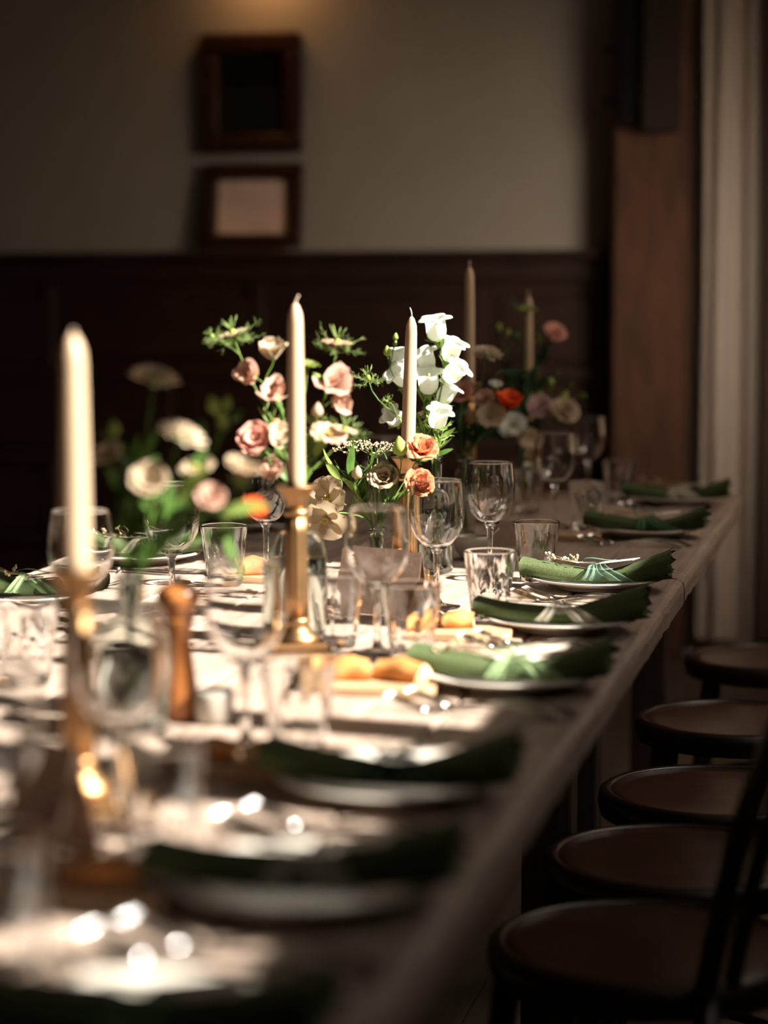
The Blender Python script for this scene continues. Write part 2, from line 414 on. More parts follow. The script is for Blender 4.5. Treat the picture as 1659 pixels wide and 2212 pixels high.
# ------------------------------------------------------------------ picture frames and their lamp
def frame(name, label, px0, py0, px1, py1, rail, dep, lean=0):
    a, b = onY(px0, py1, Y1-.03), onY(px1, py0, Y1-.03)
    W, Hh = b.x-a.x, b.z-a.z
    t = thing(name, label, 'picture frame', ((a.x+b.x)/2, Y1-.004, a.z))
    h = W/2
    def rl(x0, x1, z0, z1, nm): put(nm, G().bev(x0, x1, -dep, 0, z0, z1, .010).m('frame_wood', False), t)
    rl(-h, h, 0, rail, 'bottom_rail'); rl(-h, h, Hh-rail, Hh, 'top_rail')
    rl(-h, -h+rail, rail, Hh-rail, 'side_rail'); rl(h-rail, h, rail, Hh-rail, 'side_rail')
    return t, h, Hh
t, h, Hh = frame('framed_picture', 'tall dark framed box with black centre, upper of two on the wall', 435, 68, 653, 334, .068, .05)
put('backing', G().box(-h+.06, h-.06, -.012, -.002, .06, Hh-.06).m('frame_black', False), t)
t, h, Hh = frame('framed_picture', 'low dark wooden frame holding a pale sheet, resting on the wainscot ledge', 445, 352, 657, 540, .052, .045)
put('sheet', G().box(-h+.045, h-.045, -.016, -.006, .045, Hh-.062).m('framed_paper', False), t)
t.rotation_euler.x = R(-8); t.location.y -= Hh*math.sin(R(8))+.004
for r_, (z, xa, xb) in enumerate(((.19, -.07, .02), (.155, -.09, .08), (.13, -.05, .09), (.105, -.085, .07), (.08, -.03, .08))):
    pts = [(xa+(xb-xa)*i/24, -.0165, z+.004*math.sin(i*1.9+r_)+.003*math.sin(i*.7)) for i in range(25)]
    put('handwriting_line', G().tube(pts, .0012, 4).m('ink'), t)
lp = onY(560, -105, Y1-.16)
lam = thing('picture_lamp', 'small brass picture lamp on the wall above the frames', 'lamp', (lp.x, Y1-.003, lp.z))
put('arm', G().tube([(0, 0, .02), (0, -.08, .06), (0, -.13, .05)], .006, 8).m('brass'), lam)
put('lamp_shade', G().tube([(-.12, -.14, .035), (.12, -.14, .035)], .022, 12).m('brass'), lam)
put('wall_plate', G().lathe([(.03, 0), (.03, .006), (.022, .010)], 16).m('brass'), lam, loc=(0, 0, .02), rot=(R(90), 0, 0))
light('picture_lamp_bulb', 'AREA', .75, (1, .50, .18), (lp.x, Y1-.143, lp.z+.008), (R(24), 0, 0), shape='RECTANGLE', size=.22, size_y=.02)

# ------------------------------------------------------------------ tables
TX1, TX0, TH = -.298, -1.40, .038
def table(name, label, ya, yb):
    t = thing(name, label, 'table', ((TX0+TX1)/2, (ya+yb)/2, 0))
    W = (TX1-TX0)/2; L = (yb-ya)/2; n = 7; pw = 2*W/n
    for i in range(n):
        a, b = -W+i*pw+.0018, -W+(i+1)*pw-.0018
        zt = TZ-random.uniform(0, .0015)
        N = 150; v = []; f = []
        ca = .012 if i == 0 else .003; cb = .014 if i == n-1 else .003
        for k in range(N+1):
            y = -L+2*L*k/N
            ja = .0016*noise.noise(Vector((i*7., y*17, 0)))*(1.6 if i == 0 else .35)
            jb = .0016*noise.noise(Vector((i*7.+3, y*17, 0)))*(1.6 if i == n-1 else .35)
            wv = .75+.6*abs(noise.noise(Vector((i*3., y*23, 5))))
            v += [(a+ja, y, zt-TH), (a+ja, y, zt-ca*wv), (a+ja+ca*wv, y, zt), (b+jb-cb*wv, y, zt), (b+jb-.003, y, zt-cb*.45*wv), (b+jb, y, zt-cb*1.2*wv), (b+jb, y, zt-TH)]
        for k in range(N):
            for q in range(7):
                q2 = (q+1) % 7
                f.append((k*7+q, (k+1)*7+q, (k+1)*7+q2, k*7+q2)[::-1])
        f.append(tuple(range(7))[::-1]); f.append(tuple(N*7+q for q in range(7)))
        put('plank', mesh(v, f, 'table_wood', False), t)
    for sx in (-1, 1):
        put('apron', G().bev(sx*(W-.20)-.014, sx*(W-.20)+.014, -L+.12, L-.12, TZ-TH-.11, TZ-TH-.002, .002).m('table_leg_wood', False), t)
        for sy in (-1, 1):
            put('leg', G().bev(sx*(W-.20)-.04, sx*(W-.20)+.04, sy*(L-.16)-.04, sy*(L-.16)+.04, 0, TZ-TH-.002, .004).m('table_leg_wood', False), t)
    return t
TJ = 3.592
table('dining_table', 'long worn plank dining table carrying the pepper mill', .72, TJ-.002)
table('dining_table', 'shorter worn plank table butted on, its end towards the wainscot', TJ+.002, 5.20)

# ------------------------------------------------------------------ bentwood chairs
def arc(cx, cy, r, a0, a1, z, n): return [(cx+r*math.cos(a0+(a1-a0)*i/n), cy+r*math.sin(a0+(a1-a0)*i/n), z) for i in range(n+1)]
def make_chair(label):
    c = thing('bentwood_chair', label, 'chair'); r = .178; sz = .47
    put('seat', G().lathe([(0.001, -.014), (r-.02, -.014), (r-.012, -.004), (r-.012, .0), (r-.03, -.003), (r*.55, -.006), (.001, -.007)], 40, cap0=False, cap1=False).m('chair_wood'), c, loc=(0, 0, sz))
    put('seat_ring', G().lathe([(r-.016, -.036), (r+.004, -.036), (r+.008, -.018), (r+.006, -.002), (r-.003, .004), (r-.012, .001), (r-.016, -.036)], 44, cap0=False, cap1=False).m('chair_frame'), c, loc=(0, 0, sz))
    for s in (-1, 1):
        put('front_leg', G().tube([(-.125, s*.105, sz-.034), (-.145, s*.125, .25), (-.165, s*.150, 0)], [.017, .015, .011], 10).m('chair_frame'), c)
    # back hoop runs into the rear legs (back is towards +x)
    for s in (-1, 1):
        put('rear_leg', G().tube([(.135, s*.135, sz+.004), (.152, s*.142, .25), (.205, s*.165, 0)], [.015, .014, .011], 10).m('chair_frame'), c)
    def hoop(w, zt, x0, lean, rad):
        pts = []
        for i in range(25):
            q = i/24*2-1
            e = abs(q)**2.6
            zz = sz+.004+(zt-sz)*(1-e)
            yy = w*math.copysign(min(1, (abs(q)*1.22))**.75, q)*(.9+.1*(1-e))
            xx = x0 + lean*((zz-sz)/(zt-sz))**1.15
            pts.append((xx, yy, zz))
        return G().tube(pts, rad, 9)
    put('back_hoop', hoop(.165, .88, .142, .10, .0135).m('chair_frame'), c)
    put('inner_hoop', hoop(.105, .80, .150, .078, .010).m('chair_frame'), c)
    put('leg_ring', G().tube(arc(.005, 0, .150, 0, 2*math.pi*31/32, .21, 31), .008, 8, closed=True).m('chair_frame'), c)
    return c
seatpx = [((1480, 1420), 'farthest along, beside the long curtain'), ((1370, 1552), 'second from the long curtain'), ((1292, 1708), 'third from the long curtain'),
          ((1172, 1850), 'fourth from the long curtain'), ((1052, 2035), 'fifth from the long curtain')]
ch0 = None; CG = 'chairs along the open table side'
for (px, py), d in seatpx:
    e = tab(px, py, .47); e = e + RT*.186
    lab = 'dark bentwood chair with round wooden seat, ' + d
    rz = random.uniform(-.08, .08)
    if ch0 is None: ch0 = make_chair(lab); ch0['group'] = CG; ch0.location = (e.x, e.y, 0); ch0.rotation_euler.z = rz
    else: cz = dup(ch0, lab, (e.x, e.y, 0), rz, CG)
cz.rotation_euler.z = R(-20)
dup(ch0, 'bentwood chair across the table behind the tallest left candle', (-1.50, 4.02, 0), R(205), 'chairs across the table')
lc = dup(ch0, 'bentwood chair across the table under the black dotted garment', (-1.50, 3.42, 0), R(178), 'chairs across the table')
# garment over that chair's back
def garment(u, v):
    # v: from hanging inside, over the top, down outside
    s = (v-.5)*2
    zt = .925-.05*abs(u*2-1)**2.2
    drop = .52
    z = zt-drop*max(0, abs(s)-.08)
    xx = -.272+(-.030 if s > 0 else .030)*min(1, abs(s)*7)+.012*math.sin(u*14+2*s)*abs(s)+.17*(s < 0)*max(0, abs(s)-.05)
    return Vector((xx, (u-.5)*(.44+.06*abs(s)), z))
gm = thing('draped_garment', 'black garment with faint pale dots hung over a chair back', 'garment', (-1.47, 3.42, 0), R(-2))
cl = put('cloth', G().grid(garment, 22, 26).m('garment_cloth'), gm)
cl.modifiers.new('thickness', 'SOLIDIFY').thickness = .006
dg = G()
for i in range(9):
    for j in range(14):
        p = garment((i+.5+.5*(j % 2))/9.5, .04+j*.031); dg.ball(p+Vector((.006, 0, 0)), .0028, 5, 3)
put('dot_print', dg.m('garment_dot'), gm, kind='stuff')

# ------------------------------------------------------------------ place settings
ORD = ['first', 'second', 'third', 'fourth', 'fifth', 'sixth', 'seventh', 'eighth']
plate_me = G().lathe([(.001, .004), (.060, .004), (.072, .007), (.100, .015), (.106, .0165), (.107, .0180), (.105, .0190), (.099, .0178), (.071, .0100), (.060, .0072), (.001, .0068)], 48, cap0=False, cap1=False).lathe([(.064, .0045), (.062, 0), (.058, 0), (.057, .0045)], 48, cap0=False, cap1=False).m('ceramic')
def napkin_mesh(seed, flip):
    rn = random.Random(seed); n = 28; prof = 20; ph = rn.uniform(0, 6)
    v = []; f = []
    for k in range(n+1):
        u = k/n; x = -.118+.238*u
        fl = max(0, (u-.60)/.40)
        hw = .033+.003*math.sin(u*7+ph)+.006*fl; hh = .0122+.0015*math.sin(u*5+ph)+.0085*fl**1.2
        pinch = 1-.28*math.exp(-((u-.52)/.085)**2); hw *= pinch; hh *= (1-.12*math.exp(-((u-.52)/.1)**2))
        z0 = .0105+.0105*(abs(u-.5)*2)**1.6+hh+.002*fl**1.6
        for i in range(prof):
            a = 2*math.pi*i/prof
            c, s = math.cos(a), math.sin(a)
            cx = hw*math.copysign(abs(c)**.65, c); cz = hh*math.copysign(abs(s)**.75, s)
            pl = 1+(.10*fl+.02)*math.sin(a*9+ph)+.03*math.sin(a*3+u*9)
            v.append((x+(.006*math.sin(a*9+ph)*fl if u > .9 else 0), cx*pl+.004*math.sin(u*4+ph), z0+cz*pl))
    for k in range(n):
        for i in range(prof):
            j = (i+1) % prof; f.append((k*prof+i, (k+1)*prof+i, (k+1)*prof+j, k*prof+j)[::-1])
    # end caps pushed in like rolled folds
    for k, dx in ((0, .010), (n, -.014)):
        base = len(v)
        ring = [Vector(v[k*prof+i]) for i in range(prof)]; cen = sum(ring, Vector())/prof
        for q, sc in ((0, .72), (1, .5), (2, .28)):
            for i in range(prof):
                p = cen+(ring[i]-cen)*sc; p.x += dx*(1 if q % 2 == 0 else .1); v.append(p)
        order = [[k*prof+i for i in range(prof)]]+[[base+q*prof+i for i in range(prof)] for q in range(3)]
        for A, B in zip(order, order[1:]):
            for i in range(prof):
                j = (i+1) % prof; fc = (A[i], A[j], B[j], B[i]); f.append(fc if k == 0 else fc[::-1])
        f.append(tuple(order[-1]) if k == 0 else tuple(order[-1])[::-1])
    if flip: v = [(-p[0], -p[1], p[2]) for p in v]
    return mesh(v, f, 'napkin_cloth')
def napkin_at(u):
    sag = .016*(abs(u-.5)*2)**2; return .0196+sag
# cutlery prototypes, lying along local x, head towards +x
def make_fork(lab):
    t = thing('dinner_fork', lab, 'fork')
    pts = []; rad = []
    for x, z, w, h in ((-.100, .0022, .0088, .0013), (-.092, .0040, .0106, .0016), (-.075, .0078, .0092, .0018), (-.045, .0120, .0052, .0020), (-.010, .0110, .0036, .0022), (.020, .0055, .0036, .0021), (.036, .0026, .0062, .0016), (.046, .0026, .0108, .0012), (.056, .0042, .0118, .0011)):
        pts.append((x, 0, z)); rad.append((w, h))
    def strip(pts, rad):
        g = G(); v = []; f = []
        for (x, y, z), (w, h) in zip(pts, rad):
            v += [(x, y-w, z), (x, y-w*.6, z+h), (x, y+w*.6, z+h), (x, y+w, z), (x, y+w*.6, z-h), (x, y-w*.6, z-h)]
        for k in range(len(pts)-1):
            for i in range(6):
                j = (i+1) % 6; f.append((k*6+i, (k+1)*6+i, (k+1)*6+j, k*6+j))
        f.append(tuple(range(6))[::-1]); f.append(tuple((len(pts)-1)*6+i for i in range(6)))
        return g.add(v, [q[::-1] for q in f])
    put('handle', strip(pts, rad).m('silver'), t)
    for yy in (-.0098, -.0033, .0033, .0098):
        put('tine', strip([(.054, yy, .0040), (.070, yy*1.02, .0078), (.086, yy*1.02, .0125), (.100, yy, .0180)], [(.0020, .0012), (.0019, .0013), (.0017, .0012), (.0006, .0006)]).m('silver'), t)
    return t
def make_knife(lab):
    t = thing('dinner_knife', lab, 'knife')
    g = G(); v = []; f = []
    pr = [(-.105, .0070, .0036), (-.100, .0088, .0045), (-.07, .0074, .0042), (-.02, .0058, .0038), (-.006, .0052, .0034)]
    put('handle', G().tube([(x, 0, .0046) for x, a, b in pr], [(a, b) if True else 0 for x, a, b in pr], 10, M=None).m('silver'), t)
    for k in range(13):
        u = k/12; x = -.008+.118*u
        wt = .0095*(1-max(0, (u-.75)/.25)**2.2)+.0003; wb = -.0075*(1-max(0, (u-.6)/.4)**1.6)*(min(1, u*6+.4))
        th = .0012*(1-.6*u)
        v += [(x, wb, .0044), (x, wt, .0044+th), (x, wt, .0044-th)]
    for k in range(12):
        for i in range(3):
            j = (i+1) % 3; f.append((k*3+i, (k+1)*3+i, (k+1)*3+j, k*3+j))
    f += [(2, 1, 0), (36, 37, 38)]
    put('blade', g.add(v, f).m('silver'), t)
    return t
fork0 = knife0 = None
def ribbon_parts(root, mat, seed, zs):
    rn = random.Random(seed)
    # band round the pinched middle
    def band(u, v):
        a = 2*math.pi*u
        c, s = math.cos(a), math.sin(a)
        return Vector((.004+.022*(v-.5)*(1+.5*math.sin(a*3+seed))+.004*math.sin(a*5), .0275*math.copysign(abs(c)**.7, c), .0240+.0145*math.copysign(abs(s)**.8, s)))
    b = put('ribbon', G().grid(band, 24, 4).m(mat), root)
    def tail(x0, x1, y1, drop, wdt, ph):
        def fn(u, v):
            t = u
            x = x0+(x1-x0)*t+.003*math.sin(t*5+ph); th = t*2.1
            y = -.010-.044*math.sin(min(th, 1.57))-.012*max(0, t-.75)
            z = .0415-.0035*t-.022*max(0, 1-math.cos(min(th, 2.1)))**1.0*.72
            w = wdt*(.32+.68*math.sin(min(1.57, t*1.9)))
            return Vector((x+w*(v-.5), y-.0025*math.sin(v*13+ph+t*2)*t, max(.0205, z+.0026*math.sin(v*13+ph+t*2)+.004*math.sin(t*6+ph)*(1-t))))
        return G().grid(fn, 14, 12).m(mat)
    put('tail', tail(.008, .060+rn.uniform(-.012, .012), -.056, .018, .038, seed), b)
    put('tail', tail(.000, -.010+rn.uniform(-.008, .006), -.050, .014, .020, seed+2), b)
    def loop(u, v):
        a = 2*math.pi*u; sgn = 1
        return Vector((.006+.026*math.sin(a)*(1-.25*math.cos(a)), -.006+.014*(v-.5)+.004*math.sin(a*2+seed), .0405+.0045*(1-math.cos(a))+.002*math.sin(a*3+seed)))
    put('bow', G().grid(loop, 20, 4).m(mat), b)
def sprig(root, seed, mat='dried', x=-.03):
    rn = random.Random(seed); g = G()
    for i in range(9):
        tip = Vector((x-.03+rn.uniform(-.03, .03), rn.uniform(-.018, .02), .044+rn.uniform(.0, .014)))
        g.tube([(x+.035, 0, .041), (x, tip.y*.4, .042), tip], .0006, 4)
        for q in range(3): g.ball(tip+Vector((rn.uniform(-.006, .006), rn.uniform(-.006, .006), rn.uniform(-.003, .003))), rn.uniform(.0015, .0030), 6, 4)
    put('sprig', g.m(mat), root)
def card_mesh(wd, hg, mat, ang=32, th=.0006):
    g = G(); a = R(ang)
    for s in (-1, 1):
        y0 = s*hg*math.sin(a); z1 = hg*math.cos(a)
        g.add([(-wd/2, y0, 0), (wd/2, y0, 0), (wd/2, 0, z1), (-wd/2, 0, z1), (-wd/2, y0-s*th*2, 0), (wd/2, y0-s*th*2, 0), (wd/2, 0, z1-th*2), (-wd/2, 0, z1-th*2)],
              [(0, 1, 2, 3), (7, 6, 5, 4), (0, 4, 5, 1), (1, 5, 6, 2), (3, 7, 4, 0)])
    return g.m(mat, False)
def setting(i, X, Y, side, rib, where, hasprig, fork_rot=None, card=True):
    global fork0, knife0
    rn = random.Random(100+i*7+side)
    z = TZ; flip = side < 0
    tag(put('dinner_plate', plate_me, loc=(X, Y, z)), 'white ceramic plate, ' + where, 'plate', 'plates')
    nk = thing('napkin_bundle', 'dark green napkin roll tied with %s ribbon, %s' % (rib.split('_')[1], where), 'napkin', (X, Y-side*.012, z), rn.uniform(-.07, .05), 'napkin rolls')
    put('napkin', napkin_mesh(i*3+side, flip), nk)
    ribbon_parts(nk, rib, i+1, 0)
    if hasprig: sprig(nk, i, 'dried' if rib != 'ribbon_white' else 'p_cream')
    if card:
        v = [(-.002, -.019, .0), (.075, -.016, .0), (.075, .020, .0), (-.002, .022, .0)]
        g = G().box(.000, .062, -.018, .018, 0, .0008)
        tag(put('place_card', g.m('paper', False), loc=(X+.006, Y-side*.006, z+.0405), rot=(0, R(-9), rn.uniform(-.3, .1))), 'small cream place card on the napkin, ' + where, 'card', 'place cards')
    fr = math.pi-R(8)
    for q, (dx, dy, nm) in enumerate(((.004, -.160, 'inner silver fork, nearest its plate, '), (-.012, -.192, 'outer silver fork, farther from its plate, '))):
        loc = (X+side*dx, Y+side*dy, z); rz = fr+rn.uniform(-.05, .05)+(0 if side > 0 else math.pi)
        if fork0 is None:
            fork0 = make_fork(nm+where); fork0['group'] = 'forks'; fork0.location = loc; fork0.rotation_euler.z = rz
        else: dup(fork0, nm+where, loc, rz, 'forks')
    loc = (X-side*.020, Y+side*.150, z); rz = math.pi+R(-14)+rn.uniform(-.06, .06)+(0 if side > 0 else math.pi)
    if knife0 is None:
        knife0 = make_knife('silver dinner knife behind the plate, '+where); knife0['group'] = 'knives'; knife0.location = loc; knife0.rotation_euler.z = rz
    else: dup(knife0, 'silver dinner knife behind the plate, '+where, loc, rz, 'knives')
ribs = ['ribbon_white', 'ribbon_green', 'ribbon_sea', 'ribbon_cream', 'ribbon_pale', 'ribbon_dark', 'ribbon_cream', 'ribbon_green']
for i, (px, py) in enumerate([(1460, 1080), (1395, 1148), (1288, 1258), (1212, 1345), (1105, 1465), (845, 1690), (660, 1910), (300, 2240)]):
    p = tab(px, py, TZ+.009)            # the rim, not the foot, was read off
    setting(i, p.x, p.y, 1, ribs[i], '%s setting from the timber post, chair side' % ORD[i], i != 5)
for i, (X, Y) in enumerate([(-1.25, 4.18), (-1.255, 3.62), (-1.25, 3.08)]):
    setting(i+20, X, Y, -1, ['ribbon_pale', 'ribbon_cream', 'ribbon_pale'][i], '%s setting from the timber post, far side' % ORD[i+1], True)

# ------------------------------------------------------------------ glassware
def arcp(r0, z0, r1, z1, bulge, n=6):
    return [(r0+(r1-r0)*i/n + bulge*math.sin(math.pi*i/n), z0+(z1-z0)*i/n) for i in range(n+1)]
def make_wine(lab):
    t = thing('wine_glass', lab, 'wine glass'); t.scale = (1.06, 1.06, 1.05)
    prof = [(.0045, .083), (.012, .0855), (.022, .092), (.0305, .102), (.0365, .115), (.0392, .130), (.0393, .145), (.0375, .163), (.0356, .1795), (.0353, .1822), (.0350, .1830)]
    inner = [(r-.0011, z+.0008) for r, z in prof[1:-3]]+[(.0345, .1795), (.0342, .1822), (.0345, .1830)]
    put('bowl', G().lathe([(.001, .083)]+prof+inner[::-1]+[(.001, .0862)], 48, cap0=False, cap1=False).m('bowl_glass'), t)
    put('stem', G().lathe([(.0001, .0025), (.034, .0012), (.034, .0026), (.020, .0040), (.0085, .0075), (.0050, .014), (.0042, .03), (.0042, .06), (.0052, .076), (.0085, .0825), (.0150, .0865), (.009, .0880), (.0001, .0885)], 28, cap0=False, cap1=False).m('stem_glass'), t)
    return t
def make_tumbler(lab):
    t = thing('fluted_tumbler', lab, 'tumbler'); t.scale = (1.06, 1.06, 1.04); Hh = .094; NF = 9; n = NF*8
    def R0(z): return .0245+(.0365-.0245)*(z/Hh)**.9
    def fn(a, z, r):
        if z < .0005 or z > .080 or r < .02: return r
        la = (a % (2*math.pi/NF))-math.pi/NF
        ap = (R0(z)-.0001)*math.cos(math.pi/NF)*1.003 + max(0, (z-.030))*.045
        if abs(r-R0(z)) < 1e-6: return min(r, ap/math.cos(la))
        return r
    zs = [0, .003]+[.003+.077*i/18 for i in range(1, 19)]+[.084, .089, .0925, Hh-.0006]
    out = [(.001, .0), (.018, .0), (.0215, .0)]+[(R0(z)-(.002 if z == 0 else 0), z) for z in zs]
    rimp = [(R0(Hh)-.0006, Hh), (R0(Hh)-.0016, Hh), (R0(Hh)-.0022, Hh-.0006), (R0(Hh)-.0024, Hh-.002)]
    inn = [(R0(z)-.0026-.0012*(1-z/Hh), z) for z in (.088, .07, .05, .03, .018, .0145)]+[(.0195, .0118), (.0175, .0108), (.010, .0105), (.001, .0105)]
    put('body', G().lathe(out+rimp+inn, n, cap0=False, cap1=False, rfun=fn).m('tumbler_glass'), t)
    return t
wine0 = tumb0 = None
WG, TG = 'stemmed wine glasses', 'fluted tumblers'
def wine(px, py, lab):
    global wine0
    p = tab(px, py); lab = 'clear stemmed wine glass ' + lab
    if wine0 is None: wine0 = make_wine(lab); wine0['group'] = WG; wine0.location = p
    else: dup(wine0, lab, p, random.uniform(0, 6), WG)
def tumbler(px, py, lab):
    global tumb0
    p = tab(px, py); lab = 'clear fluted tumbler ' + lab
    if tumb0 is None: tumb0 = make_tumbler(lab); tumb0['group'] = TG; tumb0.location = p
    else: dup(tumb0, lab, p, random.uniform(0, 6), TG)
for a in [(1058, 1246, 'behind the sunlit tumbler near the small grey bowl'), (943, 1312, 'right of the brown menu card by the white bellflowers'),
          (815, 1412, 'standing in front of the brown menu card'), (530, 1614, 'beside the grey salt pot and pepper mill'),
          (262, 1790, 'in front of the left flower carafe'), (-28, 1985, 'beside the near brown card at the table middle'),
          (1198, 1138, 'beside the far vases, nearest the second napkin'), (1270, 1076, 'farthest along, nearest the timber post'),
          (177, 1424, 'behind the left candle'), (372, 1325, 'behind the left flower carafe, near the pepper mill'),
          (575, 1243, 'behind the fluted brass candlestick'), (828, 1150, 'on the far side behind the cream hellebore')]: wine(*a)
for a in [(1158, 1254, 'touching the napkin with the sea green ribbon'), (1058, 1334, 'glowing in the sun left of the cream ribboned napkin'),
          (1266, 1145, 'left of the second setting from the timber post'), (1335, 1086, 'left of the first setting from the timber post'),
          (1140, 1112, 'under the white blooms of the far vase'), (485, 1264, 'on the far side behind the brass candlestick'),
          (60, 1478, 'before the far side napkin, left of the candle'), (645, 1638, 'left of the sixth napkin from the timber post'),
          (728, 1396, 'in front of the carafe and brown menu card'), (888, 1424, 'left of the pale ribboned napkin'),
          (350, 1858, 'in front of the sixth setting, amid the sun patches'), (5, 2120, 'closest to the eighth setting')]: tumbler(*a)

# bottles and carafes
def make_bottle(name, lab, p, rb, hb, rn, hn, water, lip=.002):
    t = thing(name, lab, 'vase', p, 0, None)
    sh = [(rb*.90, hb*.97)]
    prof = [(.001, .004), (rb*.86, .002), (rb*.97, .004), (rb, .010), (rb, hb*.72)]
    for i in range(1, 9):
        a = math.pi/2*i/8
        prof.append((rn+(rb-rn)*math.cos(a)**.8 if i < 8 else rn, hb*.72+(hb-hb*.72)*math.sin(a)))
    prof += [(rn, hn-.008)]
    outer = [(.001, .0005), (rb*.86, .0005)]+prof[2:]+[(rn*1.02, hn)]
    inner = [(rn*1.02-.0015, hn)]+[(max(.002, r-.0016), max(z, .0045)) for r, z in prof[:1:-1]]+[(.001, .0045)]
    put('glass_body', G().lathe(outer+inner, 40, cap0=False, cap1=False).m('bottle_glass'), t)
    put('lip', G().tube(arc(0, 0, rn+.001, 0, 2*math.pi*27/28, hn-.001, 27), lip, 8, closed=True).m('stem_glass'), t)
    ins = [(r-.0022, z+.002) for r, z in prof[1:] if z < water-.004]
    rt = max([r for r, z in ins[-1:]])
    put('water', G().lathe([(.001, .0065)]+[(ins[0][0], .0065)]+ins[1:]+[(rt, water), (.001, water)], 32, cap0=False, cap1=False).m('water'), t)
    return t
VP = {}
def vase(key, px, py, *a):
    p = tab(px, py); VP[key] = (p, depth(p)); return p
p = vase('bell', 941, 1236); make_bottle('bottle_vase', 'clear narrow necked bottle of water holding the white bellflowers', p, .030, .145, .0105, .196, .102)
VN = {'bell': (.196, .0085)}
p = vase('pink', 645, 1384); make_bottle('carafe_vase', 'round shouldered clear carafe behind the fluted brass candlestick', p, .039, .150, .014, .205, .112); VN['pink'] = (.205, .011)
p = vase('left', 286, 1578); make_bottle('carafe_vase', 'round shouldered clear carafe with the white and cream bouquet', p, .041, .125, .015, .165, .085); VN['left'] = (.165, .012)
p = vase('low', 814, 1298); make_bottle('bud_vase', 'small clear bud vase behind the brown menu card', p, .026, .075, .0125, .108, .06); VN['low'] = (.108, .010)
p = vase('far', 1003, 1158); make_bottle('tall_vase', 'slender clear vase of dark stems behind the small grey bowl', p, .022, .13, .016, .155, .10); VN['far'] = (.155, .013)
p = vase('farther', 1128, 1088); make_bottle('bottle_vase', 'clear bottle of pink and white blooms near the far table end', p, .030, .10, .014, .135, .07); VN['farther'] = (.135, .011)

# ------------------------------------------------------------------ candlesticks and candles
def make_stick(lab, hgt):
    t = thing('candlestick', lab, 'candlestick', group='brass candlesticks')
    put('base', G().bev(-.046, .046, -.046, .046, 0, .010, .0025).bev(-.036, .036, -.036, .036, .0102, .021, .0025).m('brass', False), t)
    put('foot', G().lathe([(.030, .021), (.030, .026), (.020, .032), (.015, .042), (.018, .047), (.0145, .052)], 28).m('brass'), t)
    def fl(a, z, r): return r*(1+.05*math.cos(a*12))
    top = hgt-.030
    put('column', G().lathe([(.0155, .051), (.0150, .08), (.0138, top-.03), (.0128, top-.008)], 48, rfun=fl).m('brass'), t)
    put('knop', G().lathe([(.0128, top-.009), (.0165, top-.006), (.0165, top-.002), (.0125, top+.001)], 28).m('brass'), t)
    put('cup', G().lathe([(.0120, top), (.0135, top+.008), (.0185, top+.018), (.0255, top+.027), (.0275, top+.029), (.0270, hgt), (.0140, hgt-.001), (.0130, hgt-.012), (.001, hgt-.013)], 32, cap1=False).m('brass'), t)
    return t
def make_candle(lab, p, z0, hgt, r0, tilt, wick, wdir, spun):
    t = thing('taper_candle', lab, 'candle', (p.x, p.y, TZ+z0-.012), 0, 'cream taper candles')
    t.rotation_euler = (tilt[1], tilt[0], spun)
    H = hgt+.012
    n = 20
    prof = [(r0*.98, 0), (r0, .02), (r0*.93, H*.5), (r0*.80, H-.026), (r0*.72, H-.014), (r0*.42, H-.004), (r0*.16, H)]
    put('wax', G().lathe(prof, n, cap0=True).m('wax'), t)
    put('wick', G().tube(bez((0, 0, H-.003), (0, 0, H+wick*.5), (wdir*wick*.2, 0, H+wick*.6), (wdir*wick*.5, 0, H+wick), 6), [.0014]*6+[.001], 6).m('wick'), t)
def stick(px, py, ypx, topy, r0, lab, tilt=(0, 0), wick=.016, wdir=0, rz=0):
    p = tab(px, py); d = depth(p)
    zc = at(px, ypx, d).z-TZ; zt = at(px, topy, d).z-TZ
    s = make_stick('fluted brass candlestick ' + lab, zc); s.location = p; s.rotation_euler.z = rz
    make_candle('cream taper candle in the brass candlestick ' + lab, p, zc, zt-zc, r0, tilt, wick, wdir, 0)
stick(172, 1755, 1222, 722, .0125, 'left of the pepper mill and left bouquet', wick=.004, rz=.5)
stick(641, 1418, 1046, 655, .0118, 'before the pink sweet pea bouquet', wdir=.9, wick=.010, rz=.35)
stick(880, 1262, 985, 683, .0118, 'behind the brown card, crossing the white bellflowers', tilt=(R(1.6), 0), wick=.014, wdir=-.5, rz=.2)
stick(1012, 1128, 826, 578, .0118, 'behind the white bellflowers by the far scabiosa', wick=.013, wdir=.1, rz=.3)
stick(1139, 1076, 862, 640, .0115, 'amid the far pink and white blooms', wick=.015, wdir=.1, rz=.3)

# ------------------------------------------------------------------ small table things
p = tab(388, 1553)
ml = thing('pepper_mill', 'turned orange brown wooden pepper mill beside the left carafe', 'pepper mill', p)
put('body', G().lathe([(.001, 0), (.0200, 0), (.0205, .008), (.0190, .018), (.0200, .030), (.0175, .050), (.0140, .078), (.0135, .092), (.0165, .106), (.0180, .112), (.001, .112)], 32, cap0=False, cap1=False).m('mill_wood'), ml)
put('head', G().lathe([(.001, .1125), (.0175, .1125), (.0165, .118), (.0225, .126), (.0245, .134), (.0225, .142), (.0140, .149), (.001, .151)], 32, cap0=False, cap1=False).m('mill_wood'), ml)
put('knob', G().lathe([(.004, .149), (.006, .154), (.004, .159), (.001, .160)], 14).m('silver'), ml)
p = tab(463, 1560)
sp = thing('salt_pot', 'small grey ceramic salt pot beside the pepper mill', 'pot', p)
put('pot', G().lathe([(.001, 0), (.0175, 0), (.021, .004), (.0215, .030), (.0205, .036), (.0185, .036), (.0185, .010), (.001, .009)], 28, cap0=False, cap1=False).m('grey_ceramic'), sp)
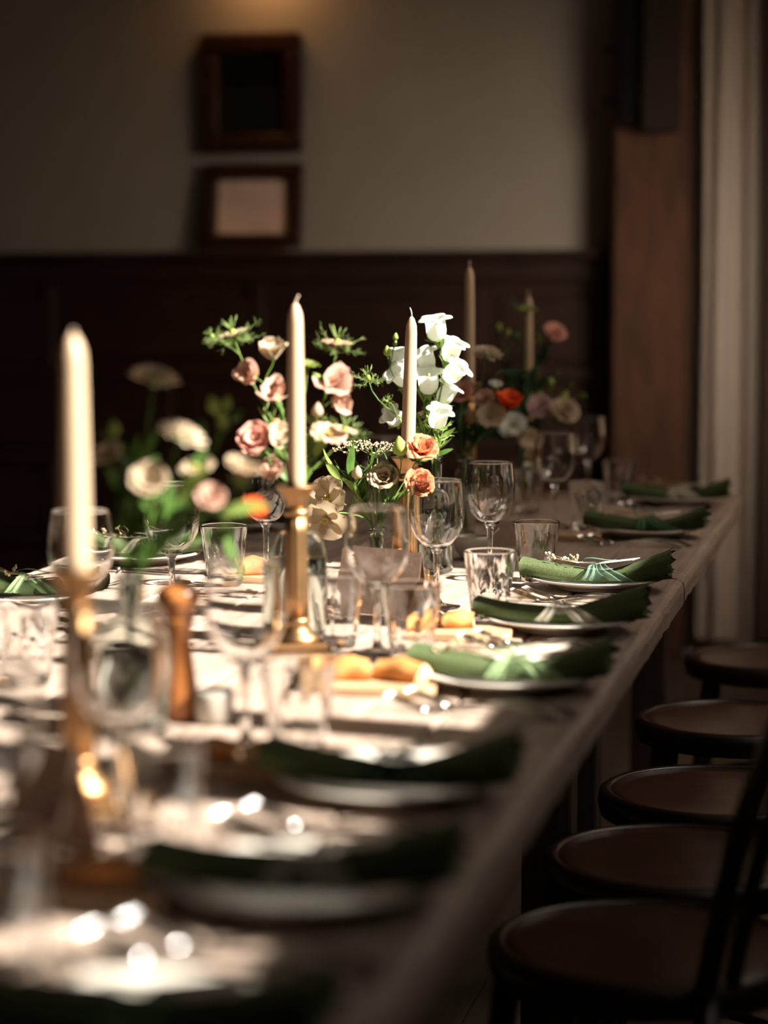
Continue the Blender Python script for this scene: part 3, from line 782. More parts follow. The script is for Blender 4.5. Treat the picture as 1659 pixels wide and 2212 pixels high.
sg = G().lathe([(.0180, .024), (.010, .027), (.001, .029)], 20, cap0=False, cap1=False)
put('salt', sg.m('paper'), sp)
p = tab(1018, 1208)
bo = thing('dip_bowl', 'small grey ceramic bowl with a leaning spoon', 'bowl', p)
put('bowl', G().lathe([(.001, 0), (.017, 0), (.018, .004), (.028, .016), (.033, .034), (.0335, .042), (.0315, .042), (.030, .034), (.024, .016), (.012, .008), (.001, .007)], 36, cap0=False, cap1=False).m('grey_ceramic'), bo)
put('spoon', G().tube([(-.005, 0, .012), (.02, .004, .032), (.048, .008, .056)], [(.007, .002), (.003, .0015), (.0025, .0012)], 8).m('silver'), bo)
# menu cards
for px, py, rz, wd, hg, lab in ((825, 1322, R(-16), .134, .094, 'folded brown kraft menu card standing behind a wine glass'), (112, 1832, R(-38), .085, .094, 'folded brown kraft card left of the near wine glass'),
                                (1086, 1180, R(15), .055, .050, 'small dark folded card beyond the small grey bowl')):
    p = tab(px, py)
    tag(put('menu_card', card_mesh(wd, hg, 'kraft', 14), loc=p, rot=(0, 0, rz)), lab, 'menu card', 'folded menu cards')
# bread boards
def bread_mesh(seed, l=.05, w=.030, h=.022):
    rn = random.Random(seed)
    def f(u, v):
        a = 2*math.pi*u; c, s = math.cos(a), math.sin(a)
        return Vector((l*(v-.5)+.003*math.sin(a*2+seed), w/2*c*(1+.08*math.sin(v*7+seed)), max(0, h*(.42+.58*s)*(1-.10*math.cos(v*6))) if s > -.72 else 0))
    return f
def board(px, py, rz, L, W, lab, breads, where):
    p = tab(px, py)
    b = thing('bread_board', lab, 'bread board', p, rz, 'bread boards')
    g = G()
    n = 6; out = []
    for cx, cy2, a0 in ((L/2-.012, W/2-.012, 0), (-L/2+.012, W/2-.012, 90), (-L/2+.012, -W/2+.012, 180), (L/2-.012, -W/2+.012, 270)):
        for i in range(n+1): out.append((cx+.012*math.cos(R(a0+90*i/n)), cy2+.012*math.sin(R(a0+90*i/n))))
    N = len(out); v = []
    for z, s in ((0, .985), (.002, 1), (.0095, 1), (.0115, .985)): v += [(x*s, y*s, z) for x, y in out]
    f = [tuple(range(N))[::-1], tuple(range(3*N, 4*N))]
    for k in range(3):
        for i in range(N): f.append((k*N+i, k*N+(i+1) % N, (k+1)*N+(i+1) % N, (k+1)*N+i))
    put('board', g.add(v, f).m('board_wood', False), b)
    for k, (dx, dy, r2, l, w2, h) in enumerate(breads):
        q = Matrix.Rotation(rz, 4, 'Z') @ Vector((dx, dy, 0))
        br = thing('bread_piece', '%s piece of crusty bread on the board %s' % (['larger', 'smaller', 'third'][k], where), 'bread', (p.x+q.x, p.y+q.y, TZ+.0117), rz+r2, 'bread pieces')
        fn = bread_mesh(k+px, l, w2, h)
        put('crust', G().grid(fn, 18, 8).m('crust'), br)
        for e in (0, 1):
            ring = [fn(i/18, e) for i in range(18)]
            cb = G().add([r + Vector(((.0012 if e else -.0012), 0, 0)) for r in ring], [tuple(range(18)) if e else tuple(range(17, -1, -1))])
            put('crumb_face', cb.m('crumb', False), br)
board(985, 1378, R(4), .15, .085, 'small bread board left of the cream ribboned napkin', [(.0, .020, .3, .040, .030, .022), (-.045, .0, 1.2, .04, .03, .02)], 'left of the cream ribboned napkin')
board(800, 1492, R(3), .16, .09, 'sunlit bread board left of the pale ribboned napkin', [(-.025, .006, .2, .045, .034, .026), (.035, .010, -.4, .060, .036, .024), (-.06, -.01, 1.0, .035, .03, .02)], 'left of the pale ribboned napkin')
board(1225, 1165, R(4), .13, .07, 'bread board in shade near the far tumblers', [(-.045, .012, .3, .034, .028, .018)], 'near the far tumblers')
board(505, 1668, R(3), .14, .08, 'bread board left of the sixth napkin', [(.035, -.005, .6, .045, .032, .022), (-.02, .0, .2, .04, .03, .022)], 'left of the sixth napkin')
board(180, 1935, R(2), .15, .085, 'bread board left of the seventh napkin', [(.02, -.005, .1, .055, .035, .022), (-.045, .01, .9, .04, .03, .022)], 'left of the seventh napkin')
board(548, 1252, R(5), .12, .07, 'bread board on the far side behind the candlestick', [(0, .0, .5, .042, .032, .026)], 'on the far side')

# sunlight bends through the glass on to what stands below it
for o in bpy.data.objects:
    if o.type == 'MESH':
        mt = o.data.materials[0].name if o.data.materials else ''
        if mt in ('bowl_glass', 'tumbler_glass', 'stem_glass', 'bottle_glass', 'water'): o.cycles.is_caustics_caster = True
        elif mt in ('table_wood', 'napkin_cloth', 'board_wood', 'ceramic', 'kraft'): o.cycles.is_caustics_receiver = True
bpy.data.lights['sun'].cycles.is_caustics_light = True
# ------------------------------------------------------------------ flowers
PM = {}
def petal(key, mat, l, w, p0, p1, cup=1.0, ruffle=.0, tip=.6, nu=6, nv=6):
    k = (key, mat, l, w, p0, p1, cup, ruffle, tip)
    if k in PM: return PM[k]
    prof = [(0.0, 0.0)]; r = z = 0
    for j in range(nv):
        a = R(p0+(p1-p0)*((j+.5)/nv)); r += l/nv*math.sin(a); z += l/nv*math.cos(a); prof.append((r, z))
    def wd(v): return w*(.18+.82*math.sin(math.pi*min(1, v*tip+.04))**.9) if v < .999 else w*(.18+.82*math.sin(math.pi*min(1, tip+.04))**.9)*.8
    v = []; f = []
    for j in range(nv+1):
        rr, zz = prof[j]; q = j/nv
        for i in range(nu+1):
            u = i/nu*2-1; s = u*wd(q)
            x = rr-cup*s*s/(2*max(w, .001))*.9; zz2 = zz+cup*.35*s*s/max(w, .001)*math.sin(R(p1))
            x -= (abs(u)**3)*.0; zz2 += ruffle*l*math.sin(u*7+l*900)*q*q - (.10*l*abs(u)**2.5 if j == nv else 0)
            v.append((x, s, zz2))
    for j in range(nv):
        for i in range(nu):
            f.append((j*(nu+1)+i, j*(nu+1)+i+1, (j+1)*(nu+1)+i+1, (j+1)*(nu+1)+i))
    PM[k] = mesh(v, f, mat); return PM[k]
def rel(M, root): return Matrix.Translation(-Vector(root.location)) @ M
def calyx_mesh(s=.006, mat='leaf_light', n=5, out=50):
    k = ('calyx', s, mat, n, out)
    if k not in PM:
        g = G(); g.lathe([(.0012, -.006*s/.006), (s*.45, -.002), (s*.55, .001), (s*.3, .003)], 10)
        for i in range(n):
            a = 2*math.pi*i/n; c, d = math.cos(a), math.sin(a); o = math.sin(R(out)); h = math.cos(R(out))
            b = Vector((c*s*.4, d*s*.4, 0)); tp = Vector((c*(s*.4+s*1.9*o), d*(s*.4+s*1.9*o), s*1.9*h)); sd = Vector((-d, c, 0))*s*.38
            md = b.lerp(tp, .45)+Vector((c, d, 0))*s*.25
            g.add([b-sd*.7, b+sd*.7, md+sd, tp, md-sd], [(0, 1, 2, 4), (4, 2, 3)])
        PM[k] = g.m(mat)
    return PM[k]
def bloom_rose(root, M, mat, s=.02, rings=((5, 25, 75, 1.0), (5, 12, 42, .85), (4, 4, 15, .65)), ruffle=.05, centre='p_green'):
    b = put('bloom', G().lathe([(s*.12, -s*.25), (s*.28, -s*.02), (s*.2, s*.12), (.0004, s*.2)], 10).m(centre), root, M=rel(M, root))
    for ri, (n, a0, a1, k) in enumerate(rings):
        for i in range(n):
            put('petal', petal('rose', mat, s*1.15*k, s*.62*k, a0, a1, .9, ruffle, .62), b, rot=(random.uniform(-.06, .06), random.uniform(-.06, .06), 2*math.pi*(i+.5*ri)/n+random.uniform(-.1, .1)))
    put('calyx', calyx_mesh(s*.3, 'leaf', 5, 60), root, M=rel(M @ Matrix.Translation((0, 0, -s*.28)), root))
    return b
def bloom_open(root, M, mat, s=.022, n=5, a0=55, a1=85, wide=.62, ruffle=.08, core='stamen', tip=.7):
    g = G()
    for i in range(14):
        a = random.uniform(0, 6.28); rr = s*.22*random.random()**.5
        g.tube([(0, 0, 0), (rr*math.cos(a), rr*math.sin(a), s*.32)], s*.018, 4); g.ball((rr*math.cos(a), rr*math.sin(a), s*.34), s*.045, 5, 3)
    b = put('bloom', g.m(core), root, M=rel(M, root))
    for i in range(n):
        put('petal', petal('open', mat, s*1.1, s*wide, a0, a1, .5, ruffle, tip), b, rot=(random.uniform(-.12, .12), random.uniform(-.12, .12), 2*math.pi*i/n+random.uniform(-.1, .1)))
    put('calyx', calyx_mesh(s*.25, 'leaf', 5, 70), root, M=rel(M @ Matrix.Translation((0, 0, -s*.1)), root))
def bell_mesh(seed):
    k = ('bell', seed)
    if k not in PM:
        rn = random.Random(seed); ph = rn.uniform(0, 6)
        prof = [(.0025, 0), (.0075, .0025), (.0110, .0075), (.0122, .0135), (.0120, .0200), (.0122, .0250), (.0140, .0285), (.0172, .0305), (.0200, .0300), (.0212, .0280)]
        n = 40
        def fn(a, z, r):
            l = .5+.5*math.cos(5*(a+ph)); 
            if z > .026 and r > .0125: return .0125+(r-.0125)*(.12+.95*l**.7)*(1+.08*math.sin(2*a+ph))
            return r*(1+.045*math.cos(5*(a+ph)))
        PM[k] = G().lathe(prof, n, cap0=True, cap1=False, rfun=fn).m('p_white')
    return PM[k]
def bell(root, pos, d, s=1.0, seed=0, stem_from=None):
    M = zto(d, pos, random.uniform(0, 6), s)
    b = put('bell', bell_mesh(seed % 4), root, M=rel(M, root))
    put('calyx', calyx_mesh(.0085, 'leaf_light', 5, 62), root, M=rel(M @ Matrix.Translation((0, 0, -.001)), root))
    put('style', G().tube([(0, 0, .004), (.001, 0, .018), (.002, .001, .026)], [.0008, .0007, .0012], 5).m('stamen'), b)
    if stem_from is not None:
        L = Vector(root.location); q = Vector(pos)-Vector(d).normalized()*.006*s
        put('pedicel', G().tube(bez(stem_from-L, stem_from.lerp(q, .5)-L+Vector((0, 0, .002)), q-L-Vector(d).normalized()*.008, q-L, 6), .0010, 5).m('stem'), root)
def bloom_scabiosa(root, M, mat, s=.022):
    g = G(); rn = random.Random(int(s*1e5)+len(root.children))
    n = 46
    for i in range(n):
        rr = math.sqrt((i+.5)/n); a = i*2.39996
        ang = R(8+72*rr); b = Vector((math.cos(a)*s*rr*.55, math.sin(a)*s*rr*.55, s*.22*(1-rr*rr)))
        d = Vector((math.cos(a)*math.sin(ang), math.sin(a)*math.sin(ang), math.cos(ang))); L = s*(.28+.30*rr); sd = Vector((-math.sin(a), math.cos(a), 0))*s*(.07+.10*rr)
        tp = b+d*L; up = Vector((0, 0, 1))*s*.05*rn.uniform(-1, 1)
        g.add([b-sd*.3, b+sd*.3, b+d*L*.6+sd+up, tp+sd*.6-up, tp-sd*.6+up, b+d*L*.6-sd-up], [(0, 1, 2, 5), (5, 2, 3, 4)])
    b = put('bloom', g.m(mat), root, M=rel(M, root)); b['kind'] = 'stuff'
    c = G()
    for i in range(26):
        rr = math.sqrt(i/26)*.42; a = i*2.4; c.ball((math.cos(a)*s*rr, math.sin(a)*s*rr, s*.42-.2*s*rr), s*.055, 5, 3)
    put('centre', c.m('p_beige'), b)
    put('calyx', calyx_mesh(s*.32, 'leaf', 8, 75), root, M=rel(M @ Matrix.Translation((0, 0, -s*.08)), root))
def bloom_nigella(root, M, s=.022, pod=True, petals=None):
    rn = random.Random(len(root.children)+int(s*1e4)); g = G()
    for i in range(17):
        a = 2*math.pi*i/17+rn.uniform(-.2, .2); el = R(rn.uniform(-34, 26)); L = s*rn.uniform(.7, 1.35)
        d = Vector((math.cos(a)*math.cos(el), math.sin(a)*math.cos(el), math.sin(el)))
        p1 = d*L*.5; p2 = d*L+Vector((0, 0, s*.18)); g.tube([(0, 0, 0), p1, p2], [s*.015, s*.012, s*.005], 4)
        for q in range(8):
            t = .3+.7*rn.random(); o = (p1*(2*t) if t < .5 else p1.lerp(p2, (t-.5)*2))
            dd = (d*.6+Vector((rn.uniform(-1, 1), rn.uniform(-1, 1), rn.uniform(-.7, .9)))*.75).normalized()*s*rn.uniform(.22, .42)
            g.tube([o, o+dd*.55, o+dd+Vector((0, 0, s*.04))], [s*.009, s*.008, s*.003], 4)
            g.tube([o+dd*.5, o+dd*.75+Vector((rn.uniform(-.1, .1), rn.uniform(-.1, .1), rn.uniform(-.1, .1)))*s], [s*.008, s*.003], 4)
    b = put('thread_bracts', g.m('thread'), root, M=rel(M, root)); b['kind'] = 'stuff'
    if pod:
        put('pod', G().ball((0, 0, s*.20), s*.17, 10, 6, (1, 1, 1.25)).m('p_green'), b)
        h = G()
        for i in range(7):
            a = 2*math.pi*i/7; c, d2 = math.cos(a), math.sin(a)
            h.tube([(c*s*.06, d2*s*.06, s*.34), (c*s*.22, d2*s*.22, s*.62), (c*s*.42, d2*s*.42, s*rn.uniform(.75, 1.0))], [s*.03, s*.022, s*.012], 5)
        put('pod_horns', h.m('thread'), b)
    if petals:
        for i in range(7): put('petal', petal('nig', petals, s*.75, s*.26, 60, 85, .4, .05, .75), b, rot=(0, 0, 2*math.pi*i/7+rn.uniform(-.2, .2)))
def bloom_pea(root, M, mat, s=.022, mat2=None):
    b = put('bloom', G().ball((0, 0, s*.12), s*.16, 8, 5, (1, 1, 1.3)).m('leaf_light'), root, M=rel(M, root))
    for q, (a0, a1, rz, k) in enumerate(((15, 60, 0, 1.05), (10, 48, 1.9, 1.0), (12, 52, -1.9, .95), (4, 30, .9, .75), (4, 34, -2.6, .75))):
        put('petal', petal('pea', mat if q != 3 else (mat2 or mat), s*1.25*k, s*.85*k, a0, a1, .55, .09, .66), b, rot=(random.uniform(-.15, .15), random.uniform(-.15, .15), rz+random.uniform(-.2, .2)))
def bud(root, M, s=.008, mat='p_cream', L=1.6):
    b = put('bud', G().lathe([(s*.25, 0), (s*.75, s*.4*L/1.6), (s*.85, s*.9*L/1.6), (s*.6, s*1.5*L/1.6), (s*.25, s*2.0*L/1.6), (s*.05, s*2.2*L/1.6)], 12, rfun=lambda a, z, r: r*(1+.06*math.cos(a*3+z*300))).m(mat), root, M=rel(M, root))
    put('calyx', calyx_mesh(s*.6, 'leaf_light', 5, 25), b)
def bloom_umbel(root, M, s=.02, mat='dried'):
    rn = random.Random(len(root.children)+3); g = G(); st = G()
    for i in range(12):
        a = i*2.4; rr = s*math.sqrt(i/12); c = Vector((math.cos(a)*rr, math.sin(a)*rr, s*.75-.25*rr))
        st.tube([(0, 0, 0), c*.6, c], .0005, 4)
        for q in range(9):
            o = c+Vector((rn.uniform(-1, 1), rn.uniform(-1, 1), rn.uniform(-.4, .6)))*s*.2
            g.ball(o, s*.045, 5, 3)
    b = put('umbel_rays', st.m('stem'), root, M=rel(M, root)); put('floret_cluster', g.m(mat), b, kind='stuff')
def leaf_mesh(L, wd, mat, fold=.25, bend=.3):
    k = ('leaf', round(L, 3), round(wd, 3), mat, bend)
    if k not in PM:
        def fn(u, v):
            s = (u-.5)*2; wv = wd*math.sin(math.pi*min(1, v*.93+.04))**.8*(1-.25*v)
            return Vector((s*wv, fold*abs(s)*wv-bend*L*v*v, L*v))
        PM[k] = G().grid(fn, 4, 8).m(mat)
    return PM[k]
def leaf(root, pos, d, L=.04, wd=.007, mat='leaf', bend=.25):
    put('leaf', leaf_mesh(L, wd, mat, bend=bend), root, M=rel(zto(d, pos, random.uniform(0, 6)), root))
def cdir(x, y, z): return (RT*x+UP*y-FW*z).normalized()
def stem_to(root, key, head, d, mat='stem', r=.0014, sway=.0):
    """stem from inside the vase through its mouth to the flower head"""
    p, dep = VP[key]; hn, rn = VN[key]
    L = Vector(root.location)
    off = Vector((head.x-p.x, head.y-p.y, 0))
    o = off.normalized()*min(rn*.8, off.length*.3) if off.length > 1e-4 else Vector()
    a = Vector((p.x, p.y, TZ+.014))-o*.7; m = Vector((p.x, p.y, TZ+hn))+o
    up = (m-a).normalized()
    pts = [a, a.lerp(m, .5)]+bez(m, m+up*.35*(head-m).length, head-Vector(d).normalized()*.35*(head-m).length, head, 9)
    put('stem', G().tube([q-L for q in pts], [r*1.25]*2+[r*1.2-.5*r*i/9 for i in range(10)], 6).m(mat), root)
    return pts
def flower(key, kind, px, py, dt, s, d, mat, label, grp, leaves=1, lm='leaf', r=.0013, extra=None):
    p, dep = VP[key]
    head = at(px, py, dep+dt); d = cdir(*d)
    root = thing({'rose': 'lisianthus_stem', 'open': 'open_flower_stem', 'scab': 'scabiosa_stem', 'nig': 'nigella_stem', 'pea': 'sweet_pea_stem', 'bud': 'flower_bud_stem', 'umb': 'lace_flower_stem', 'poppy': 'poppy_stem', 'hell': 'hellebore_stem', 'leafy': 'foliage_stem'}[kind], label, 'flower' if kind != 'leafy' else 'foliage', (p.x, p.y, TZ), 0, grp)
    M = zto(d, head, random.uniform(0, 6))
    if kind == 'rose': bloom_rose(root, M, mat, s)
    elif kind == 'open': bloom_open(root, M, mat, s)
    elif kind == 'hell': bloom_open(root, M, mat, s, 5, 60, 88, .58, .02, 'stamen', .62)
    elif kind == 'poppy': bloom_open(root, M, mat, s, 5, 15, 50, .75, .07, 'frame_black', .55)
    elif kind == 'scab': bloom_scabiosa(root, M, mat, s)
    elif kind == 'nig': bloom_nigella(root, M, s, True, mat)
    elif kind == 'pea': bloom_pea(root, M, mat, s)
    elif kind == 'umb': bloom_umbel(root, M, s, mat)
    elif kind == 'bud': bud(root, M, s, mat)
    pts = stem_to(root, key, head, d, r=r)
    rn = random.Random(px*7+py)
    for i in range(leaves):
        j = rn.randint(3, len(pts)-3); q = pts[j]
        dd = (pts[j+1]-q).normalized()*.7+Vector((rn.uniform(-1, 1), rn.uniform(-1, 1), rn.uniform(-.2, .6)))*.7
        leaf(root, q, dd, rn.uniform(.028, .048), rn.uniform(.005, .009), lm)
    if extra:
        for (k2, qx, qy, s2, d2, m2) in extra:
            h2 = at(qx, qy, dep+dt+rn.uniform(-.01, .01)); d2 = cdir(*d2); M2 = zto(d2, h2, rn.uniform(0, 6))
            j = min(range(3, len(pts)), key=lambda i: (pts[i]-h2).length + max(0, pts[i].z-h2.z)*3)
            j = max(3, j-1); L = Vector(root.location)
            put('side_stem', G().tube([v-L for v in bez(pts[j], pts[j].lerp(h2, .4)+Vector((0, 0, .006)), h2-d2*.012, h2, 6)], r*.75, 5).m('stem'), root)
            if k2 == 'bud': bud(root, M2, s2, m2)
            elif k2 == 'pea': bloom_pea(root, M2, m2, s2)
            elif k2 == 'open': bloom_open(root, M2, m2, s2)
            elif k2 == 'rose': bloom_rose(root, M2, m2, s2)
            elif k2 == 'nig': bloom_nigella(root, M2, s2, True, m2)
            elif k2 == 'leaf': leaf(root, h2, d2, s2, s2*.2, m2)
    return root, pts
# white bellflowers -------------------------------------------------
def campanula(mainpx, bells, dt, lab):
    p, dep = VP['bell']
    root = thing('bellflower_stem', lab, 'flower', (p.x, p.y, TZ), 0, 'white bellflowers in the bottle')
    path = [at(x, y, dep+dt*min(1, i/2)) for i, (x, y) in enumerate(mainpx)]
    a = Vector((p.x+.006, p.y, TZ+.014)); m = Vector((p.x, p.y, TZ+.19))
    pts = [a, a.lerp(m, .5), m]+path
    fine = []
    for i in range(len(pts)-1):
        q0, q1, q2, q3 = pts[max(0, i-1)], pts[i], pts[i+1], pts[min(len(pts)-1, i+2)]
        for k in range(4):
            t = k/4; fine.append(.5*((2*q1)+(q2-q0)*t+(2*q0-5*q1+4*q2-q3)*t*t+(3*q1-3*q2+q3-q0)*t**3))
    fine.append(pts[-1]); L = Vector(root.location)
    put('stem', G().tube([q-L for q in fine], [.0022-.0010*i/len(fine) for i in range(len(fine))], 7).m('stem'), root)
    for n, (x, y, d, s, z) in enumerate(bells):
        h = at(x, y, dep+dt+z); dd = cdir(*d)
        base = h-dd*.014*s
        j = min(range(9, len(fine)), key=lambda i: (fine[i]-(base-Vector((0, 0, .012)))).length)
        bell(root, base, dd, s, n+int(dt*100), fine[j])
        leaf(root, fine[j], (dd+Vector((0, 0, -.1))+Vector((random.uniform(-.6, .6), random.uniform(-.6, .6), 0))), random.uniform(.020, .034), .0045, 'leaf_light', .15)
    return root
campanula([(938, 930), (945, 880), (955, 830), (957, 780), (948, 735)],
          [(942, 713, (-.12, .92, .3), 1.38, 0), (974, 760, (.35, .8, .35), 1.28, .0), (978, 806, (.62, .62, .4), 1.31, -.01), (962, 853, (.42, .75, .15), 1.22, .012), (946, 905, (.25, .85, .5), 1.25, -.018)],
          -.005, 'tallest white bellflower stem in the narrow bottle, leaning right')
campanula([(930, 940), (922, 890), (912, 845), (900, 810)],
          [(921, 780, (-.25, .85, .4), 1.22, 0), (925, 828, (-.08, .85, .5), 1.41, -.022), (862, 778, (-.05, .95, .2), 1.22, .01), (868, 815, (-.65, .55, .5), 1.28, -.012), (905, 795, (.1, .9, .3), 1.09, .02), (851, 905, (-.35, .4, .7), 1.05, 0)],
          .02, 'shorter white bellflower stem in the narrow bottle, behind the candle')
flower('bell', 'nig', 796, 822, -.01, .026, (-.15, .95, .1), None, 'spiky green nigella head reaching left from the bellflower bottle', 'stems with the bellflowers', 0,
       extra=[('nig', 838, 868, .013, (-.7, .3, .2), None), ('leaf', 880, 930, .03, (-.3, .8, 0), 'leaf_light')])
flower('bell', 'bud', 838, 770, .01, .0085, (-.1, .95, .1), 'p_green', 'pale green lisianthus bud stem left of the thin candle', 'stems with the bellflowers', 0,
       extra=[('bud', 853, 735, .006, (.15, .9, .1), 'leaf_light'), ('bud', 852, 748, .005, (.25, .9, .2), 'leaf_light')])
r_, pts = flower('bell', 'nig', 920, 898, .02, .020, (.0, .9, .4), 'p_beige', 'feathery nigella in the middle of the white bellflowers', 'stems with the bellflowers', 2, 'leaf_light')
r_, pts = flower('bell', 'nig', 932, 960, -.01, .016, (.3, .7, .5), None, 'feathery green nigella at the mouth of the narrow bottle', 'stems with the bellflowers', 3, 'leaf_light',
                 extra=[('leaf', 945, 985, .028, (.8, .5, .2), 'leaf'), ('leaf', 950, 945, .03, (.9, .4, 0), 'leaf_light'), ('leaf', 920, 940, .03, (-.8, .5, 0), 'leaf_light')])
# pink sweet pea bouquet ---------------------------------------------
PG = 'flowers of the pink bouquet'
flower('pink', 'nig', 505, 728, .02, 0.0302, (-.25, .9, .2), 'p_cream', 'cream nigella standing highest left of the tall pink bouquet', PG, 0, extra=[('nig', 462, 730, .016, (-.6, .7, .1), None)])
flower('pink', 'nig', 727, 748, .05, 0.0291, (.1, .95, .2), 'p_blush', 'blush nigella right of the candle in the pink bouquet', PG, 0)
flower('pink', 'pea', 552, 815, .02, 0.0224, (-.6, .3, .7), 'p_blush', 'blush sweet pea with its pale upper bloom, left of the candle', PG, 0, extra=[('pea', 590, 775, .024, (-.1, .8, .5), 'p_cream'), ('bud', 588, 830, .005, (.3, -.7, .3), 'leaf_light')])
flower('pink', 'pea', 600, 862, .0, 0.0269, (-.2, .6, .7), 'p_blush', 'blush sweet pea half hidden behind the candle', PG, 1)
flower('pink', 'pea', 712, 840, .03, 0.0302, (.35, .5, .8), 'p_blush', 'large blush sweet pea right of the candle', PG, 1, extra=[('pea', 722, 868, .022, (.6, -.1, .8), 'p_blush'), ('bud', 690, 820, .006, (-.5, .5, .3), 'leaf_light')])
flower('pink', 'rose', 558, 958, -.02, 0.0291, (-.2, .4, .9), 'p_pink', 'pink ruffled rose low on the left of the pink bouquet', PG, 1)
flower('pink', 'bud', 605, 925, .0, .008, (-.4, .6, .5), 'p_peach', 'coral bud tucked above the pink ruffled rose', PG, 1)
flower('pink', 'bud', 684, 902, -.02, .0095, (.1, .9, .2), 'p_cream', 'fat cream bud right of the candle', PG, 1)
flower('pink', 'open', 708, 945, -.01, 0.0246, (.2, .7, .5), 'p_blush', 'open blush bloom below the fat cream bud', PG, 0)
flower('pink', 'nig', 742, 935, .0, 0.0269, (.25, .85, .2), 'p_cream', 'nigella with spent cream petals at the right of the pink bouquet', PG, 0)
flower('pink', 'pea', 610, 955, -.03, 0.0224, (.0, .5, .8), 'p_cream', 'cream sweet pea behind the candle in the pink bouquet', PG, 0)
flower('pink', 'pea', 592, 1032, -.02, 0.0224, (-.2, .8, .6), 'p_blush', 'blush sweet pea just above the brass cup', PG, 0)
flower('pink', 'scab', 665, 790, .04, .016, (.1, .9, .2), 'p_green', 'small green scabiosa just right of the candle', PG, 0)
r_, pts = flower('pink', 'leafy', 640, 880, .03, .02, (0, 1, 0), None, 'leafy green stem in the heart of the pink bouquet', PG, 6, 'leaf',
       extra=[('leaf', 660, 960, .05, (.5, .8, .2), 'leaf'), ('leaf', 600, 990, .05, (-.8, .3, .2), 'leaf'), ('leaf', 680, 985, .05, (.4, .9, .1), 'leaf_light'), ('leaf', 620, 1000, .04, (-.5, .6, .3), 'leaf')])
# low cream and peach arrangement ------------------------------------
LG = 'flowers of the low cream and peach arrangement'
flower('low', 'hell', 712, 1078, -.03, 0.0333, (-.45, .1, .85), 'p_cream', 'cream hellebore drooping at the left of the low arrangement', LG, 0, extra=[('bud', 770, 1035, .010, (.1, .9, .3), 'p_cream'), ('leaf', 735, 1035, .034, (-.6, .7, .2), 'leaf_light')])
flower('low', 'hell', 708, 1118, -.045, 0.0333, (-.35, -.55, .75), 'p_cream', 'lower cream hellebore with long pointed petals', LG, 0)
flower('low', 'rose', 830, 1045, -.01, 0.0282, (-.1, .55, .8), 'p_cream', 'yellowish cream bloom in the middle of the low arrangement', LG, 1)
flower('low', 'rose', 905, 985, -.02, 0.0307, (.25, .6, .7), 'p_peach', 'peach coral rose in front of the thin candle base', LG, 0)
flower('low', 'rose', 897, 1050, -.03, 0.0282, (.35, .3, .9), 'p_peach', 'lower peach coral rose beside the brass candlestick', LG, 0)
flower('low', 'bud', 866, 985, -.03, 0.0141, (-.1, .95, .2), 'p_green', 'olive green bud crossing the thin candle', LG, 0)
flower('low', 'umb', 765, 985, .0, 0.0282, (-.2, .9, .3), 'dried', 'brownish lace flower left in the low arrangement', LG, 1)
flower('low', 'umb', 815, 990, .01, 0.0307, (.0, .9, .3), 'p_beige', 'beige lace flower rising above the low arrangement', LG, 1)
flower('low', 'leafy', 745, 1010, -.02, .02, (-.4, .8, 0), None, 'leafy stem of pointed light leaves in the low arrangement', LG, 3, 'leaf_light',
       extra=[('leaf', 725, 1010, .036, (-.7, .7, .2), 'leaf_light'), ('leaf', 765, 1040, .06, (-.2, 1, .2), 'leaf'), ('leaf', 790, 1060, .05, (-.4, .9, .1), 'leaf'), ('leaf', 840, 1080, .05, (.3, .9, .2), 'leaf'), ('leaf', 800, 1010, .04, (.2, .9, .2), 'leaf')])
# left bouquet --------------------------------------------------------
BG = 'flowers of the left bouquet'
flower('left', 'scab', 335, 822, .0, .026, (.2, .85, .35), 'p_cream', 'highest cream scabiosa of the left bouquet', BG, 0)
flower('left', 'scab', 392, 945, -.03, .026, (.35, .8, .3), 'p_beige', 'lower beige scabiosa of the left bouquet', BG, 0)
flower('left', 'bud', 466, 890, .02, .0085, (-.3, .9, .1), 'p_green', 'stem of round pale green buds leaning right of the left bouquet', BG, 0, extra=[('bud', 485, 885, .007, (.3, .9, .1), 'p_green'), ('bud', 482, 918, .008, (-.1, .8, .4), 'p_green'), ('bud', 505, 905, .006, (.6, .7, .1), 'leaf'), ('bud', 440, 935, .007, (-.3, .8, .2), 'leaf')])
flower('left', 'rose', 325, 1050, -.03, .025, (-.05, .45, .85), 'p_cream', 'full cream lisianthus at the heart of the left bouquet', BG, 1)
flower('left', 'open', 235, 990, .0, .020, (-.4, .7, .5), 'p_cream', 'cream open bloom on the left of the left bouquet', BG, 1)
flower('left', 'open', 428, 1018, .0, .019, (-.2, .8, .4), 'p_cream', 'small cream open bloom beside the yellow stamen', BG, 0)
flower('left', 'rose', 520, 1035, -.01, .025, (.25, .85, .35), 'p_cream', 'cup shaped cream bloom on the right of the left bouquet', BG, 0)
flower('left', 'rose', 455, 1085, -.02, .019, (.1, .5, .8), 'p_blush', 'blush bloom low in the left bouquet', BG, 1)
flower('left', 'poppy', 543, 1112, -.02, .017, (.4, .6, .6), 'p_orange', 'orange poppy low on the right of the left bouquet', BG, 0)
flower('left', 'bud', 250, 940, .02, .008, (-.2, .95, .1), 'p_green', 'yellow green bud above the left bouquet', BG, 1)
flower('left', 'leafy', 275, 1060, .0, .02, (-.2, 1, 0), None, 'dark leafy stem behind the full cream lisianthus', BG, 7, 'leaf',
       extra=[('leaf', 260, 1120, .07, (-.1, 1, .1), 'leaf_dark'), ('leaf', 300, 1150, .08, (.1, 1, .2), 'leaf'), ('leaf', 380, 1100, .06, (.5, .8, .2), 'leaf_light'), ('leaf', 410, 1060, .05, (.3, .9, .1), 'leaf')])
